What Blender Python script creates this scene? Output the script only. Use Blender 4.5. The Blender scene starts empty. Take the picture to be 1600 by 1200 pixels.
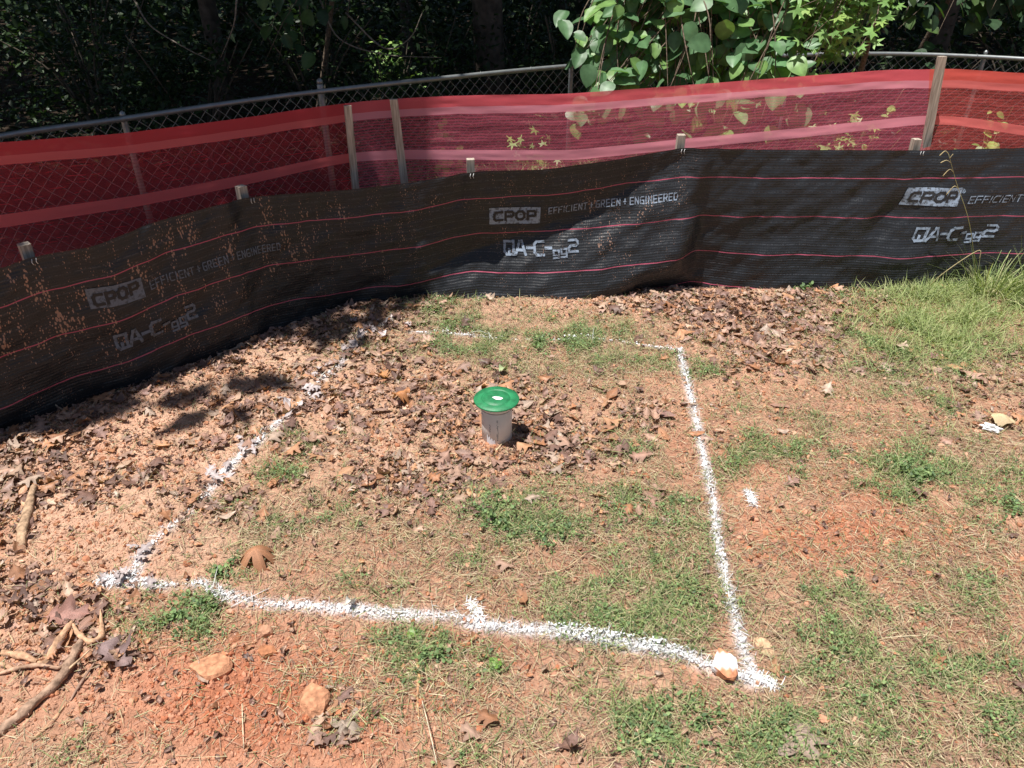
import bpy, math, random
import numpy as np
R = math.radians
rng = np.random.default_rng(7)
random.seed(7)
scene = bpy.context.scene
COL = scene.collection

# ------------------------------------------------------------------ camera, sky, sun, exposure
CAM_Z, PITCH, FPX = 1.7, 32.0, 1180.0
cd = bpy.data.cameras.new('camera'); cam = bpy.data.objects.new('camera', cd); COL.objects.link(cam)
cam.location = (0, 0, CAM_Z); cam.rotation_euler = (R(90-PITCH), 0, 0)
cd.sensor_width = 36; cd.lens = 36*FPX/1600; cd.clip_start = .05; cd.clip_end = 400
scene.camera = cam
SUN_EL = 75.0
SUN_H = np.array([-.90, -.42]); SUN_H /= np.linalg.norm(SUN_H)
SUN = np.array([SUN_H[0]*math.cos(R(SUN_EL)), SUN_H[1]*math.cos(R(SUN_EL)), math.sin(R(SUN_EL))])
w = bpy.data.worlds.new('World'); scene.world = w; w.use_nodes = True
nt = w.node_tree; bg = nt.nodes['Background']
sky = nt.nodes.new('ShaderNodeTexSky'); sky.sky_type = 'NISHITA'; sky.sun_disc = False
sky.sun_elevation = R(SUN_EL); sky.sun_rotation = math.atan2(SUN_H[0], SUN_H[1])
nt.links.new(sky.outputs[0], bg.inputs[0]); bg.inputs[1].default_value = 0.05
sd = bpy.data.lights.new('sun', 'SUN'); sun = bpy.data.objects.new('sun', sd); COL.objects.link(sun)
sd.energy = 5.0; sd.angle = R(.55); sd.color = (1, .965, .91)
from mathutils import Vector
sun.rotation_euler = Vector(SUN).to_track_quat('Z', 'Y').to_euler()
sun.location = (0, 0, 20)
scene.view_settings.view_transform = 'Standard'; scene.view_settings.look = 'None'
scene.view_settings.exposure = 0.48; scene.view_settings.gamma = 1
scene.cycles.transparent_max_bounces = 24
scene.cycles.max_bounces = 6

# ------------------------------------------------------------------ geometry helpers
SP, CP = math.sin(R(PITCH)), math.cos(R(PITCH))
def proj(x, y, z):
    dz = z-CAM_Z; dep = y*CP - dz*SP; up = y*SP + dz*CP
    dep = np.maximum(dep, 1e-3)
    return 800+FPX*x/dep, 600-FPX*up/dep
def ray(u, v):
    a = (np.asarray(u, float)-800)/FPX; b = (600-np.asarray(v, float))/FPX
    return a, CP+SP*b, -SP+CP*b
def gpt(u, v, z=0.0):
    dx, dy, dz = ray(u, v); t = (z-CAM_Z)/dz
    return dx*t, dy*t
def at(u, v, y):
    dx, dy, dz = ray(u, v); t = y/dy
    return np.array([dx*t, y, CAM_Z+dz*t])
TAB = rng.random((256, 256))
def vnoise(x, y):
    x = np.asarray(x, float); y = np.asarray(y, float)
    xi = np.floor(x).astype(int); yi = np.floor(y).astype(int); fx = x-xi; fy = y-yi
    fx = fx*fx*(3-2*fx); fy = fy*fy*(3-2*fy)
    a = TAB[xi & 255, yi & 255]; b = TAB[(xi+1) & 255, yi & 255]; c = TAB[xi & 255, (yi+1) & 255]; d = TAB[(xi+1) & 255, (yi+1) & 255]
    return (a*(1-fx)+b*fx)*(1-fy)+(c*(1-fx)+d*fx)*fy
def fbm(x, y, f, o=4, seed=0):
    s = 0; a = 1; t = 0
    for i in range(o):
        s = s+a*(vnoise(x*f+17.3*seed+i*31.7, y*f+9.1*seed+i*12.9)-.5)*2; t += a; a *= .5; f *= 2.03
    return s/t
def sstep(a, b, x):
    t = np.clip((x-a)/(b-a), 0, 1); return t*t*(3-2*t)

def tag(o, label=None, cat=None, group=None, kind=None):
    if label: o['label'] = label
    if cat: o['category'] = cat
    if group: o['group'] = group
    if kind: o['kind'] = kind
    return o
def raw_mesh(name, V, F, mat=None, col=None, smooth=True, attrs=None, uv=None):
    """V (n,3); F list of index arrays, each (m,k)"""
    if not isinstance(F, (list, tuple)): F = [F]
    F = [np.asarray(f, np.int32) for f in F if len(f)]
    me = bpy.data.meshes.new(name)
    V = np.asarray(V, np.float32)
    me.vertices.add(len(V)); me.vertices.foreach_set('co', V.ravel())
    loops = np.concatenate([f.ravel() for f in F]) if F else np.zeros(0, np.int32)
    tot = np.concatenate([np.full(len(f), f.shape[1], np.int32) for f in F]) if F else np.zeros(0, np.int32)
    st = np.concatenate([[0], np.cumsum(tot)[:-1]]).astype(np.int32) if len(tot) else tot
    me.loops.add(len(loops)); me.loops.foreach_set('vertex_index', loops)
    me.polygons.add(len(tot)); me.polygons.foreach_set('loop_start', st); me.polygons.foreach_set('loop_total', tot)
    me.polygons.foreach_set('use_smooth', np.full(len(tot), smooth))
    me.update(calc_edges=True)
    if col is not None:
        a = me.color_attributes.new('Col', 'FLOAT_COLOR', 'POINT')
        c = np.ones((len(V), 4), np.float32); c[:, :3] = col
        a.data.foreach_set('color', c.ravel())
    for k, arr in (attrs or {}).items():
        a = me.attributes.new(k, 'FLOAT', 'POINT'); a.data.foreach_set('value', np.asarray(arr, np.float32).ravel())
    if uv is not None:
        l = me.uv_layers.new(name='UVMap'); l.data.foreach_set('uv', np.asarray(uv, np.float32)[loops].ravel())
    if mat: me.materials.append(mat)
    return me
def obj(name, me, parent=None):
    o = bpy.data.objects.new(name, me); COL.objects.link(o)
    if parent: o.parent = parent
    return o
def empty(name, loc=(0, 0, 0)):
    o = bpy.data.objects.new(name, None); COL.objects.link(o); o.location = loc; o.empty_display_size = .05
    return o
class MB:
    def __init__(s): s.V = []; s.F3 = []; s.F4 = []; s.C = []; s.n = 0
    def add(s, V, F, col=None):
        V = np.asarray(V, float).reshape(-1, 3)
        for f in (F if isinstance(F, list) and len(F) and isinstance(F[0], np.ndarray) and F[0].ndim == 2 else [np.asarray(F)]):
            (s.F3 if f.shape[1] == 3 else s.F4).append(f+s.n)
        s.V.append(V); s.n += len(V)
        c = np.ones((len(V), 3))*(np.asarray(col) if col is not None else 1); s.C.append(c)
    def shift(s, d):
        s.V = [v-np.asarray(d) for v in s.V]
    def mesh(s, name, mat, smooth=True):
        F = []
        if s.F3: F.append(np.concatenate(s.F3))
        if s.F4: F.append(np.concatenate(s.F4))
        return raw_mesh(name, np.concatenate(s.V), F, mat, np.concatenate(s.C), smooth)
def rot(yaw, pitch, roll):
    cy, sy, cp, sp, cr, sr = np.cos(yaw), np.sin(yaw), np.cos(pitch), np.sin(pitch), np.cos(roll), np.sin(roll)
    k = len(yaw); M = np.empty((k, 3, 3))
    M[:, 0, 0] = cy*cp; M[:, 0, 1] = cy*sp*sr-sy*cr; M[:, 0, 2] = cy*sp*cr+sy*sr
    M[:, 1, 0] = sy*cp; M[:, 1, 1] = sy*sp*sr+cy*cr; M[:, 1, 2] = sy*sp*cr-cy*sr
    M[:, 2, 0] = -sp; M[:, 2, 1] = cp*sr; M[:, 2, 2] = cp*cr
    return M
def inst(TV, TF, M, T, S, C, tc=None):
    """instance a template: TV (n,3), faces (m,k), k transforms -> V, F, col"""
    k = len(T); n = len(TV)
    V = TV[None]*S[:, None, :]
    V = np.einsum('kij,knj->kni', M, V)+T[:, None, :]
    F = (TF[None]+(np.arange(k)*n)[:, None, None]).reshape(-1, TF.shape[1])
    c = np.repeat(C, n, 0) if tc is None else (C[:, None, :]*tc[None, :, None]).reshape(-1, 3)
    return V.reshape(-1, 3), F, c
class Bag(MB):
    def put(s, tpl, M, T, S, C):
        if len(T) == 0: return
        V, F, c = inst(tpl[0], tpl[1], M, T, S, C, tpl[2] if len(tpl) > 2 else None)
        s.add(V, [F], None); s.C[-1] = c
def smoothline(P, n=8):
    P = np.asarray(P, float); out = []
    Q = np.vstack([2*P[0]-P[1], P, 2*P[-1]-P[-2]])
    for i in range(1, len(Q)-2):
        for t in np.linspace(0, 1, n, endpoint=False):
            a, b, c, d = Q[i-1], Q[i], Q[i+1], Q[i+2]
            out.append(.5*((2*b)+(-a+c)*t+(2*a-5*b+4*c-d)*t*t+(-a+3*b-3*c+d)*t**3))
    out.append(Q[-2]); return np.array(out)
def tube(mb, P, r, sides=8, col=None, cap=True, rough=0):
    P = np.asarray(P, float); n = len(P); r = np.broadcast_to(r, (n,)).astype(float)
    T = np.gradient(P, axis=0); T /= np.linalg.norm(T, axis=1)[:, None]+1e-9
    ref = np.array([0, 0, 1.]) if abs(T[:, 2]).mean() < .8 else np.array([1., 0, 0])
    A = np.cross(T, ref); A /= np.linalg.norm(A, axis=1)[:, None]+1e-9; B = np.cross(T, A)
    th = np.linspace(0, 2*np.pi, sides, endpoint=False)
    rr = r[:, None]*np.ones((1, sides))
    if rough: rr = rr*(1+rough*1.2*fbm(np.arange(n)[:, None]*.45+th[None]*0, np.cos(th)[None]*1.3+np.sin(th)[None]*.7+P[0, 0]*7, 1.0, 3, 3))
    V = P[:, None]+rr[..., None]*(np.cos(th)[None, :, None]*A[:, None]+np.sin(th)[None, :, None]*B[:, None])
    V = V.reshape(-1, 3); i = np.arange(n-1)[:, None]*sides; j = np.arange(sides)[None]; j2 = (j+1) % sides
    F = np.stack([i+j, i+j2, i+sides+j2, i+sides+j], -1).reshape(-1, 4)
    fl = [F]
    if cap:
        V = np.vstack([V, P[0]-T[0]*r[0]*.1, P[-1]+T[-1]*r[-1]*.1]); a = n*sides; b = a+1; jj = np.arange(sides); k2 = (jj+1) % sides
        fl.append(np.stack([np.full(sides, a), k2, jj], -1)); fl.append(np.stack([np.full(sides, b), (n-1)*sides+jj, (n-1)*sides+k2], -1))
    mb.add(V, fl, col)
def boxmesh(mb, c0, c1, ax, ay, hx, hy, col=None):
    """beam from c0 to c1 with half sizes along unit axes ax, ay"""
    ax = np.asarray(ax)*hx; ay = np.asarray(ay)*hy
    V = [c+sx*ax+sy*ay for c in (np.asarray(c0, float), np.asarray(c1, float)) for sx, sy in ((-1, -1), (1, -1), (1, 1), (-1, 1))]
    F = np.array([[0, 3, 2, 1], [4, 5, 6, 7], [0, 1, 5, 4], [1, 2, 6, 5], [2, 3, 7, 6], [3, 0, 4, 7]])
    mb.add(V, [F], col)

# ------------------------------------------------------------------ materials
def mat(name):
    m = bpy.data.materials.new(name); m.use_nodes = True
    n = m.node_tree; b = n.nodes['Principled BSDF']; return m, n, b
def N(n, t, **kw):
    x = n.nodes.new(t)
    for k, v in kw.items(): setattr(x, k, v)
    return x
def vcmat(name, rough=.7, spec=.3, var=.25, scale=60, trans=0, bump=0, bscale=200):
    m, n, b = mat(name); L = n.links.new
    a = N(n, 'ShaderNodeAttribute', attribute_name='Col')
    tc = N(n, 'ShaderNodeTexCoord'); no = N(n, 'ShaderNodeTexNoise'); no.inputs['Scale'].default_value = scale; no.inputs['Detail'].default_value = 4
    L(tc.outputs['Object'], no.inputs['Vector'])
    mr = N(n, 'ShaderNodeMapRange'); mr.inputs[1].default_value = .3; mr.inputs[2].default_value = .7; mr.inputs[3].default_value = 1-var; mr.inputs[4].default_value = 1+var
    L(no.outputs[0], mr.inputs[0])
    mx = N(n, 'ShaderNodeVectorMath', operation='SCALE'); L(a.outputs['Color'], mx.inputs[0]); L(mr.outputs[0], mx.inputs['Scale'])
    L(mx.outputs[0], b.inputs['Base Color']); b.inputs['Roughness'].default_value = rough; b.inputs['Specular IOR Level'].default_value = spec
    if bump:
        n2 = N(n, 'ShaderNodeTexNoise'); n2.inputs['Scale'].default_value = bscale; n2.inputs['Detail'].default_value = 4; L(tc.outputs['Object'], n2.inputs['Vector'])
        bp = N(n, 'ShaderNodeBump'); bp.inputs['Strength'].default_value = bump; bp.inputs['Distance'].default_value = .003
        L(n2.outputs[0], bp.inputs['Height']); L(bp.outputs[0], b.inputs['Normal'])
    if trans:
        tr = N(n, 'ShaderNodeBsdfTranslucent'); sc = N(n, 'ShaderNodeVectorMath', operation='MULTIPLY'); sc.inputs[1].default_value = (1.3, 1.5, .6)
        L(mx.outputs[0], sc.inputs[0]); L(sc.outputs[0], tr.inputs[0])
        ms = N(n, 'ShaderNodeMixShader'); ms.inputs[0].default_value = trans; out = n.nodes['Material Output']
        L(b.outputs[0], ms.inputs[1]); L(tr.outputs[0], ms.inputs[2]); L(ms.outputs[0], out.inputs[0])
    return m
M_LEAF = vcmat('green_leaf', .42, .4, .18, 30, .3)
M_DARKLEAF = vcmat('woodland_leaf', .45, .25, .3, 3, .2)
M_GRASS = vcmat('grass_blade', .6, .25, .2, 40, .25)
M_DEAD = vcmat('dead_leaf', .48, .45, .3, 55, .12, .4, 220)
M_STRAW = vcmat('straw', .75, .2, .2, 50)
M_SOIL = vcmat('clay_clod', .95, .1, .18, 90, 0, .5, 300)
M_ROCK = vcmat('rock', .9, .2, .4, 60, 0, 1.0, 140)
M_WOOD = vcmat('bark', .9, .15, .5, 55, 0, 1.0, 110)
M_PAINT = vcmat('marking_paint', .7, .3, .06, 90)
M_PVC = vcmat('pvc', .45, .4, .05, 12)
M_PLAS = vcmat('plastic_lid', .5, .45, .28, 45, 0, .25, 120)
M_BARK = vcmat('tree_bark', .95, .1, .5, 9, 0, .8, 30)

def stake_material():
    m, n, b = mat('stake_wood'); L = n.links.new
    tc = N(n, 'ShaderNodeTexCoord'); mp = N(n, 'ShaderNodeMapping'); mp.inputs['Scale'].default_value = (60, 60, 4); L(tc.outputs['Object'], mp.inputs[0])
    no = N(n, 'ShaderNodeTexNoise'); no.inputs['Scale'].default_value = 2; no.inputs['Detail'].default_value = 6; L(mp.outputs[0], no.inputs['Vector'])
    cr = N(n, 'ShaderNodeValToRGB'); cr.color_ramp.elements[0].position = .3; cr.color_ramp.elements[0].color = (.20, .165, .13, 1); cr.color_ramp.elements[1].position = .7; cr.color_ramp.elements[1].color = (.58, .50, .41, 1)
    L(no.outputs[0], cr.inputs[0]); L(cr.outputs[0], b.inputs['Base Color']); b.inputs['Roughness'].default_value = .85
    bp = N(n, 'ShaderNodeBump'); bp.inputs['Strength'].default_value = .5; bp.inputs['Distance'].default_value = .002; L(no.outputs[0], bp.inputs['Height']); L(bp.outputs[0], b.inputs['Normal'])
    return m
M_STAKE = stake_material()
def galv_material():
    m, n, b = mat('galvanised_steel'); L = n.links.new
    tc = N(n, 'ShaderNodeTexCoord'); no = N(n, 'ShaderNodeTexNoise'); no.inputs['Scale'].default_value = 25; no.inputs['Detail'].default_value = 5; L(tc.outputs['Object'], no.inputs['Vector'])
    cr = N(n, 'ShaderNodeValToRGB'); cr.color_ramp.elements[0].color = (.20, .22, .22, 1); cr.color_ramp.elements[1].color = (.40, .42, .42, 1)
    L(no.outputs[0], cr.inputs[0]); L(cr.outputs[0], b.inputs['Base Color']); b.inputs['Metallic'].default_value = .7; b.inputs['Roughness'].default_value = .45
    return m
M_GALV = galv_material()
def ground_material():
    m, n, b = mat('clay_ground'); L = n.links.new
    a = N(n, 'ShaderNodeAttribute', attribute_name='Col'); tc = N(n, 'ShaderNodeTexCoord')
    n1 = N(n, 'ShaderNodeTexNoise'); n1.inputs['Scale'].default_value = 30; n1.inputs['Detail'].default_value = 8; n1.inputs['Roughness'].default_value = .7
    v = N(n, 'ShaderNodeTexVoronoi'); v.inputs['Scale'].default_value = 110
    v2 = N(n, 'ShaderNodeTexVoronoi'); v2.inputs['Scale'].default_value = 260
    for x in (n1, v, v2): L(tc.outputs['Object'], x.inputs['Vector'])
    mr = N(n, 'ShaderNodeMapRange'); mr.inputs[1].default_value = .3; mr.inputs[2].default_value = .7; mr.inputs[3].default_value = .68; mr.inputs[4].default_value = 1.25; L(n1.outputs[0], mr.inputs[0])
    mx = N(n, 'ShaderNodeVectorMath', operation='SCALE'); L(a.outputs['Color'], mx.inputs[0]); L(mr.outputs[0], mx.inputs['Scale'])
    L(mx.outputs[0], b.inputs['Base Color']); b.inputs['Roughness'].default_value = 1; b.inputs['Specular IOR Level'].default_value = .1
    ad = N(n, 'ShaderNodeMath', operation='MULTIPLY_ADD'); L(v.outputs['Distance'], ad.inputs[0]); ad.inputs[1].default_value = -1.0; L(n1.outputs[0], ad.inputs[2])
    ad2 = N(n, 'ShaderNodeMath', operation='MULTIPLY_ADD'); L(v2.outputs['Distance'], ad2.inputs[0]); ad2.inputs[1].default_value = -.5; L(ad.outputs[0], ad2.inputs[2])
    bp = N(n, 'ShaderNodeBump'); bp.inputs['Strength'].default_value = .9; bp.inputs['Distance'].default_value = .006; L(ad2.outputs[0], bp.inputs['Height']); L(bp.outputs[0], b.inputs['Normal'])
    return m
M_GROUND = ground_material()
THREADS = (.135, .325, .515, .695)
def silt_material():
    m, n, b = mat('woven_silt_fabric'); L = n.links.new
    uv = N(n, 'ShaderNodeUVMap'); sp = N(n, 'ShaderNodeSeparateXYZ'); L(uv.outputs[0], sp.inputs[0])
    def math_(op, a, bb=None, c=None):
        x = N(n, 'ShaderNodeMath', operation=op)
        for i, q in enumerate((a, bb, c)):
            if q is None: continue
            if isinstance(q, (int, float)): x.inputs[i].default_value = q
            else: L(q, x.inputs[i])
        return x.outputs[0]
    s, d = sp.outputs[0], sp.outputs[1]
    def noise(scale, sx=1, sy=1, det=4, rg=.5):
        mp = N(n, 'ShaderNodeMapping'); mp.inputs['Scale'].default_value = (sx, sy, 1); L(uv.outputs[0], mp.inputs[0])
        x = N(n, 'ShaderNodeTexNoise'); x.inputs['Scale'].default_value = scale; x.inputs['Detail'].default_value = det; x.inputs['Roughness'].default_value = rg; L(mp.outputs[0], x.inputs['Vector']); return x.outputs[0]
    # ribs and weave
    wob = math_('MULTIPLY', math_('SUBTRACT', noise(3), .5), .012)
    dd = math_('ADD', d, wob)
    rib = math_('SINE', math_('MULTIPLY', dd, 2*math.pi/.0125))
    ribn = math_('MULTIPLY', rib, math_('MULTIPLY', noise(6, 6, 50), 1.0))
    rib2 = math_('GREATER_THAN', math_('SINE', math_('MULTIPLY', dd, 2*math.pi/.038)), .93)
    dash = math_('GREATER_THAN', noise(40, 3, 3, 2), .50)
    pale = math_('MULTIPLY', math_('MULTIPLY', rib2, dash), .03)
    weave = math_('MULTIPLY', math_('SINE', math_('MULTIPLY', s, 2*math.pi/.009)), .5)
    base = math_('MULTIPLY_ADD', ribn, .004, .021)
    base = math_('ADD', base, pale)
    base = math_('MAXIMUM', base, .012)
    cb = N(n, 'ShaderNodeCombineColor'); L(math_('MULTIPLY', base, .93), cb.inputs[0]); L(math_('MULTIPLY', base, 1.0), cb.inputs[1]); L(math_('MULTIPLY', base, 1.15), cb.inputs[2])
    # threads
    tm = None
    wob2 = math_('MULTIPLY', math_('SUBTRACT', noise(5), .5), .010)
    d2 = math_('ADD', d, wob2)
    for t in THREADS:
        k = math_('LESS_THAN', math_('ABSOLUTE', math_('SUBTRACT', d2, t)), .0021)
        tm = k if tm is None else math_('MAXIMUM', tm, k)
    mx = N(n, 'ShaderNodeMix', data_type='RGBA'); L(tm, mx.inputs[0]); L(cb.outputs[0], mx.inputs[6]); mx.inputs[7].default_value = (.45, .09, .15, 1)
    # dried mud splashes
    at_ = N(n, 'ShaderNodeAttribute', attribute_name='mud')
    vo = N(n, 'ShaderNodeTexVoronoi'); mp = N(n, 'ShaderNodeMapping'); mp.inputs['Scale'].default_value = (105, 55, 1); L(uv.outputs[0], mp.inputs[0]); L(mp.outputs[0], vo.inputs['Vector']); vo.inputs['Scale'].default_value = 1; vo.voronoi_dimensions = '2D'
    big = noise(7, 1.6, .8, 5, .65)
    drip = noise(9, 5, .9, 4, .65)
    thr = math_('MULTIPLY', at_.outputs['Fac'], math_('ADD', math_('MULTIPLY', math_('SUBTRACT', big, .48), 3.0), math_('MULTIPLY', math_('SUBTRACT', drip, .5), 3.2)))
    dots = math_('LESS_THAN', vo.outputs['Distance'], math_('MULTIPLY', thr, .75))
    film = math_('MULTIPLY', math_('MAXIMUM', thr, 0), .02)
    mm = math_('MINIMUM', math_('ADD', math_('MULTIPLY', dots, .7), film), 1)
    m2 = N(n, 'ShaderNodeMix', data_type='RGBA'); L(mm, m2.inputs[0]); L(mx.outputs[2], m2.inputs[6]); m2.inputs[7].default_value = (.42, .25, .18, 1)
    L(m2.outputs[2], b.inputs['Base Color'])
    b.inputs['Roughness'].default_value = .42; b.inputs['Specular IOR Level'].default_value = .36
    bp = N(n, 'ShaderNodeBump'); bp.inputs['Strength'].default_value = .35; bp.inputs['Distance'].default_value = .0025
    hh = math_('MULTIPLY', math_('ADD', rib, weave), .45); hh = math_('ADD', hh, math_('MULTIPLY', noise(9, 1, 1, 5, .6), 14)); hh = math_('ADD', hh, math_('MULTIPLY', tm, 2))
    L(hh, bp.inputs['Height']); L(bp.outputs[0], b.inputs['Normal'])
    return m
M_SILT = silt_material()
def net_material(name, c, cb_, cs):
    m, n, b = mat(name); L = n.links.new
    uv = N(n, 'ShaderNodeUVMap'); sp = N(n, 'ShaderNodeSeparateXYZ'); L(uv.outputs[0], sp.inputs[0])
    wa = N(n, 'ShaderNodeAttribute', attribute_name='band')
    def math_(op, a, bb=None, c=None):
        x = N(n, 'ShaderNodeMath', operation=op)
        for i, q in enumerate((a, bb, c)):
            if q is None: continue
            if isinstance(q, (int, float)): x.inputs[i].default_value = q
            else: L(q, x.inputs[i])
        return x.outputs[0]
    d = sp.outputs[1]
    no = N(n, 'ShaderNodeTexNoise'); no.inputs['Scale'].default_value = 9; no.inputs['Detail'].default_value = 5; L(uv.outputs[0], no.inputs['Vector'])
    mp = N(n, 'ShaderNodeMapping'); mp.inputs['Scale'].default_value = (8, 90, 1); L(uv.outputs[0], mp.inputs[0])
    n2 = N(n, 'ShaderNodeTexNoise'); n2.inputs['Scale'].default_value = 1; n2.inputs['Detail'].default_value = 3; L(mp.outputs[0], n2.inputs['Vector'])
    dw = math_('MULTIPLY_ADD', math_('SUBTRACT', no.outputs[0], .5), .02, d)
    line = math_('SINE', math_('MULTIPLY', dw, 2*math.pi/.0135))
    al = math_('MULTIPLY_ADD', line, .09, .38)
    al = math_('MULTIPLY_ADD', math_('SUBTRACT', n2.outputs[0], .5), .35, al)
    dn = math_('MULTIPLY_ADD', math_('SUBTRACT', no.outputs[0], .5), .008, d)
    top = math_('LESS_THAN', dn, .050)
    strip = math_('MULTIPLY', math_('GREATER_THAN', dn, .050), math_('LESS_THAN', dn, .083))
    low = math_('LESS_THAN', math_('ABSOLUTE', math_('SUBTRACT', wa.outputs['Fac'], 1.0)), .085)
    hem = math_('GREATER_THAN', wa.outputs['Fac'], 1.62)
    lowm = math_('MAXIMUM', low, hem)
    al = math_('MAXIMUM', al, math_('MULTIPLY', top, .86)); al = math_('MAXIMUM', al, math_('MULTIPLY', math_('MAXIMUM', strip, lowm), .93))
    x1 = N(n, 'ShaderNodeMix', data_type='RGBA'); L(top, x1.inputs[0]); x1.inputs[6].default_value = (*c, 1); x1.inputs[7].default_value = (*cb_, 1)
    x2 = N(n, 'ShaderNodeMix', data_type='RGBA'); L(math_('MAXIMUM', strip, lowm), x2.inputs[0]); L(x1.outputs[2], x2.inputs[6]); x2.inputs[7].default_value = (*cs, 1)
    L(x2.outputs[2], b.inputs['Base Color']); b.inputs['Roughness'].default_value = .5; b.inputs['Specular IOR Level'].default_value = .3
    tr = N(n, 'ShaderNodeBsdfTranslucent'); L(x2.outputs[2], tr.inputs[0])
    ms = N(n, 'ShaderNodeMixShader'); ms.inputs[0].default_value = .6; L(b.outputs[0], ms.inputs[1]); L(tr.outputs[0], ms.inputs[2])
    tp = N(n, 'ShaderNodeBsdfTransparent'); m3 = N(n, 'ShaderNodeMixShader'); L(al, m3.inputs[0]); L(tp.outputs[0], m3.inputs[1]); L(ms.outputs[0], m3.inputs[2])
    L(m3.outputs[0], n.nodes['Material Output'].inputs[0])
    return m
NET_LEFT = net_material('orange_red_netting', (.80, .08, .11), (.82, .08, .10), (.95, .18, .19))
NET_MID = net_material('crimson_netting', (.97, .22, .32), (.97, .16, .20), (.98, .36, .46))
NET_RIGHT = net_material('orange_netting', (.96, .19, .18), (.97, .16, .13), (.97, .23, .22))
def print_material(name='faded_print', k=1.0):
    m, n, b = mat(name); L = n.links.new
    tc = N(n, 'ShaderNodeTexCoord'); no = N(n, 'ShaderNodeTexNoise'); no.inputs['Scale'].default_value = 70; no.inputs['Detail'].default_value = 6; no.inputs['Roughness'].default_value = .7; L(tc.outputs['Object'], no.inputs['Vector'])
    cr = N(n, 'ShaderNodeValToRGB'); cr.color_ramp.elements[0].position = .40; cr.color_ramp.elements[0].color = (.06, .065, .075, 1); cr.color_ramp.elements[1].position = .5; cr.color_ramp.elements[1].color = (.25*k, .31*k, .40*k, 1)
    L(no.outputs[0], cr.inputs[0]); L(cr.outputs[0], b.inputs['Base Color']); b.inputs['Roughness'].default_value = .6
    return m
M_PRINT = print_material(); M_PRINT_SHADED = print_material('shaded_print', .5)  # second print is a darker copy, shade painted in for the left panel
M_INK, _n, _b = mat('black_letters'); _b.inputs['Base Color'].default_value = (.018, .018, .02, 1); _b.inputs['Roughness'].default_value = .6

# ------------------------------------------------------------------ layout maps (where the photo shows litter, grass, bare clay)
SB_U = [-400, -150, 0, 100, 200, 330, 440, 540, 640, 740, 850, 960, 1066, 1200, 1300, 1400, 1500, 1600, 1800, 2100]
SB_V = [900, 760, 685, 648, 610, 560, 514, 484, 470, 466, 461, 456, 452, 455, 458, 456, 452, 450, 450, 455]
ub = np.arange(-400, 2101, 4.0); vb = np.interp(ub, SB_U, SB_V)
px, py = gpt(ub, vb)
def smooth1(a, k=13):
    p = np.pad(a, k//2, mode='edge'); p[:k//2] = a[0]-(a[k//2:0:-1]-a[0]); p[-(k//2):] = a[-1]+(a[-1]-a[-2:-k//2-1:-1])
    return np.convolve(p, np.ones(k)/k, 'valid')
px = smooth1(px); py = smooth1(py)
sl = np.concatenate([[0], np.cumsum(np.hypot(np.diff(px), np.diff(py)))])
tx = np.gradient(px, sl); ty = np.gradient(py, sl); tl = np.hypot(tx, ty); nx = ty/tl; ny = -tx/tl     # normal towards the camera side
nx = smooth1(nx); ny = smooth1(ny)
def u2s(u): return float(np.interp(u, ub, sl))
pa = (float(px[0]), float(py[0]))
def behind(x, y):
    """metres behind the silt fence line (negative on the camera side)"""
    yy = np.interp(x, px, py)
    sl_ = np.interp(x, px, np.abs(ny))
    return (y-yy)*sl_

def blobs(u, v, L):
    o = np.zeros_like(u)
    for (cu, cv, ru, rv, a) in L:
        o = np.maximum(o, a*np.exp(-(((u-cu)/ru)**2+((v-cv)/rv)**2)*.9))
    return o
LEAFB = [(60, 720, 130, 60, 1), (150, 660, 110, 30, 1), (10, 800, 70, 70, 1), (250, 610, 110, 25, .9), (20, 930, 60, 40, 1), (100, 740, 120, 40, .9), (330, 575, 80, 20, 1),
    (440, 535, 90, 28, 1), (560, 510, 90, 30, 1), (620, 485, 80, 16, .9), (500, 600, 110, 45, .9), (400, 650, 90, 35, .9), (600, 570, 80, 40, .7), (560, 650, 90, 30, .6),
    (760, 650, 120, 50, .9), (700, 740, 140, 50, 1), (860, 700, 110, 50, .9), (650, 600, 80, 30, .7), (600, 760, 90, 30, .6), (300, 700, 60, 30, .35), (330, 790, 80, 40, .5),
    (1000, 660, 60, 35, .5), (1080, 480, 90, 22, .9), (1180, 500, 110, 35, 1), (1280, 470, 90, 25, .9), (1230, 560, 90, 25, .8), (1010, 470, 60, 15, .7),
    (120, 960, 70, 50, .6), (170, 1030, 50, 30, .5), (480, 690, 80, 30, .5), (950, 800, 60, 30, .25), (1400, 560, 90, 30, .3), (1560, 600, 80, 50, .35), (530, 1130, 60, 30, .25), (0, 1000, 60, 60, .4)]
SANDB = [(440, 560, 90, 13, .9), (340, 608, 100, 17, .9), (250, 665, 100, 20, .85), (180, 720, 70, 18, .8), (330, 715, 60, 18, .8), (110, 840, 110, 50, .7), (240, 780, 60, 25, .6), (860, 765, 120, 22, .8), (200, 640, 60, 16, .7), (560, 560, 40, 12, .5), (600, 700, 70, 20, .7), (300, 850, 80, 30, .8)]
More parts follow.
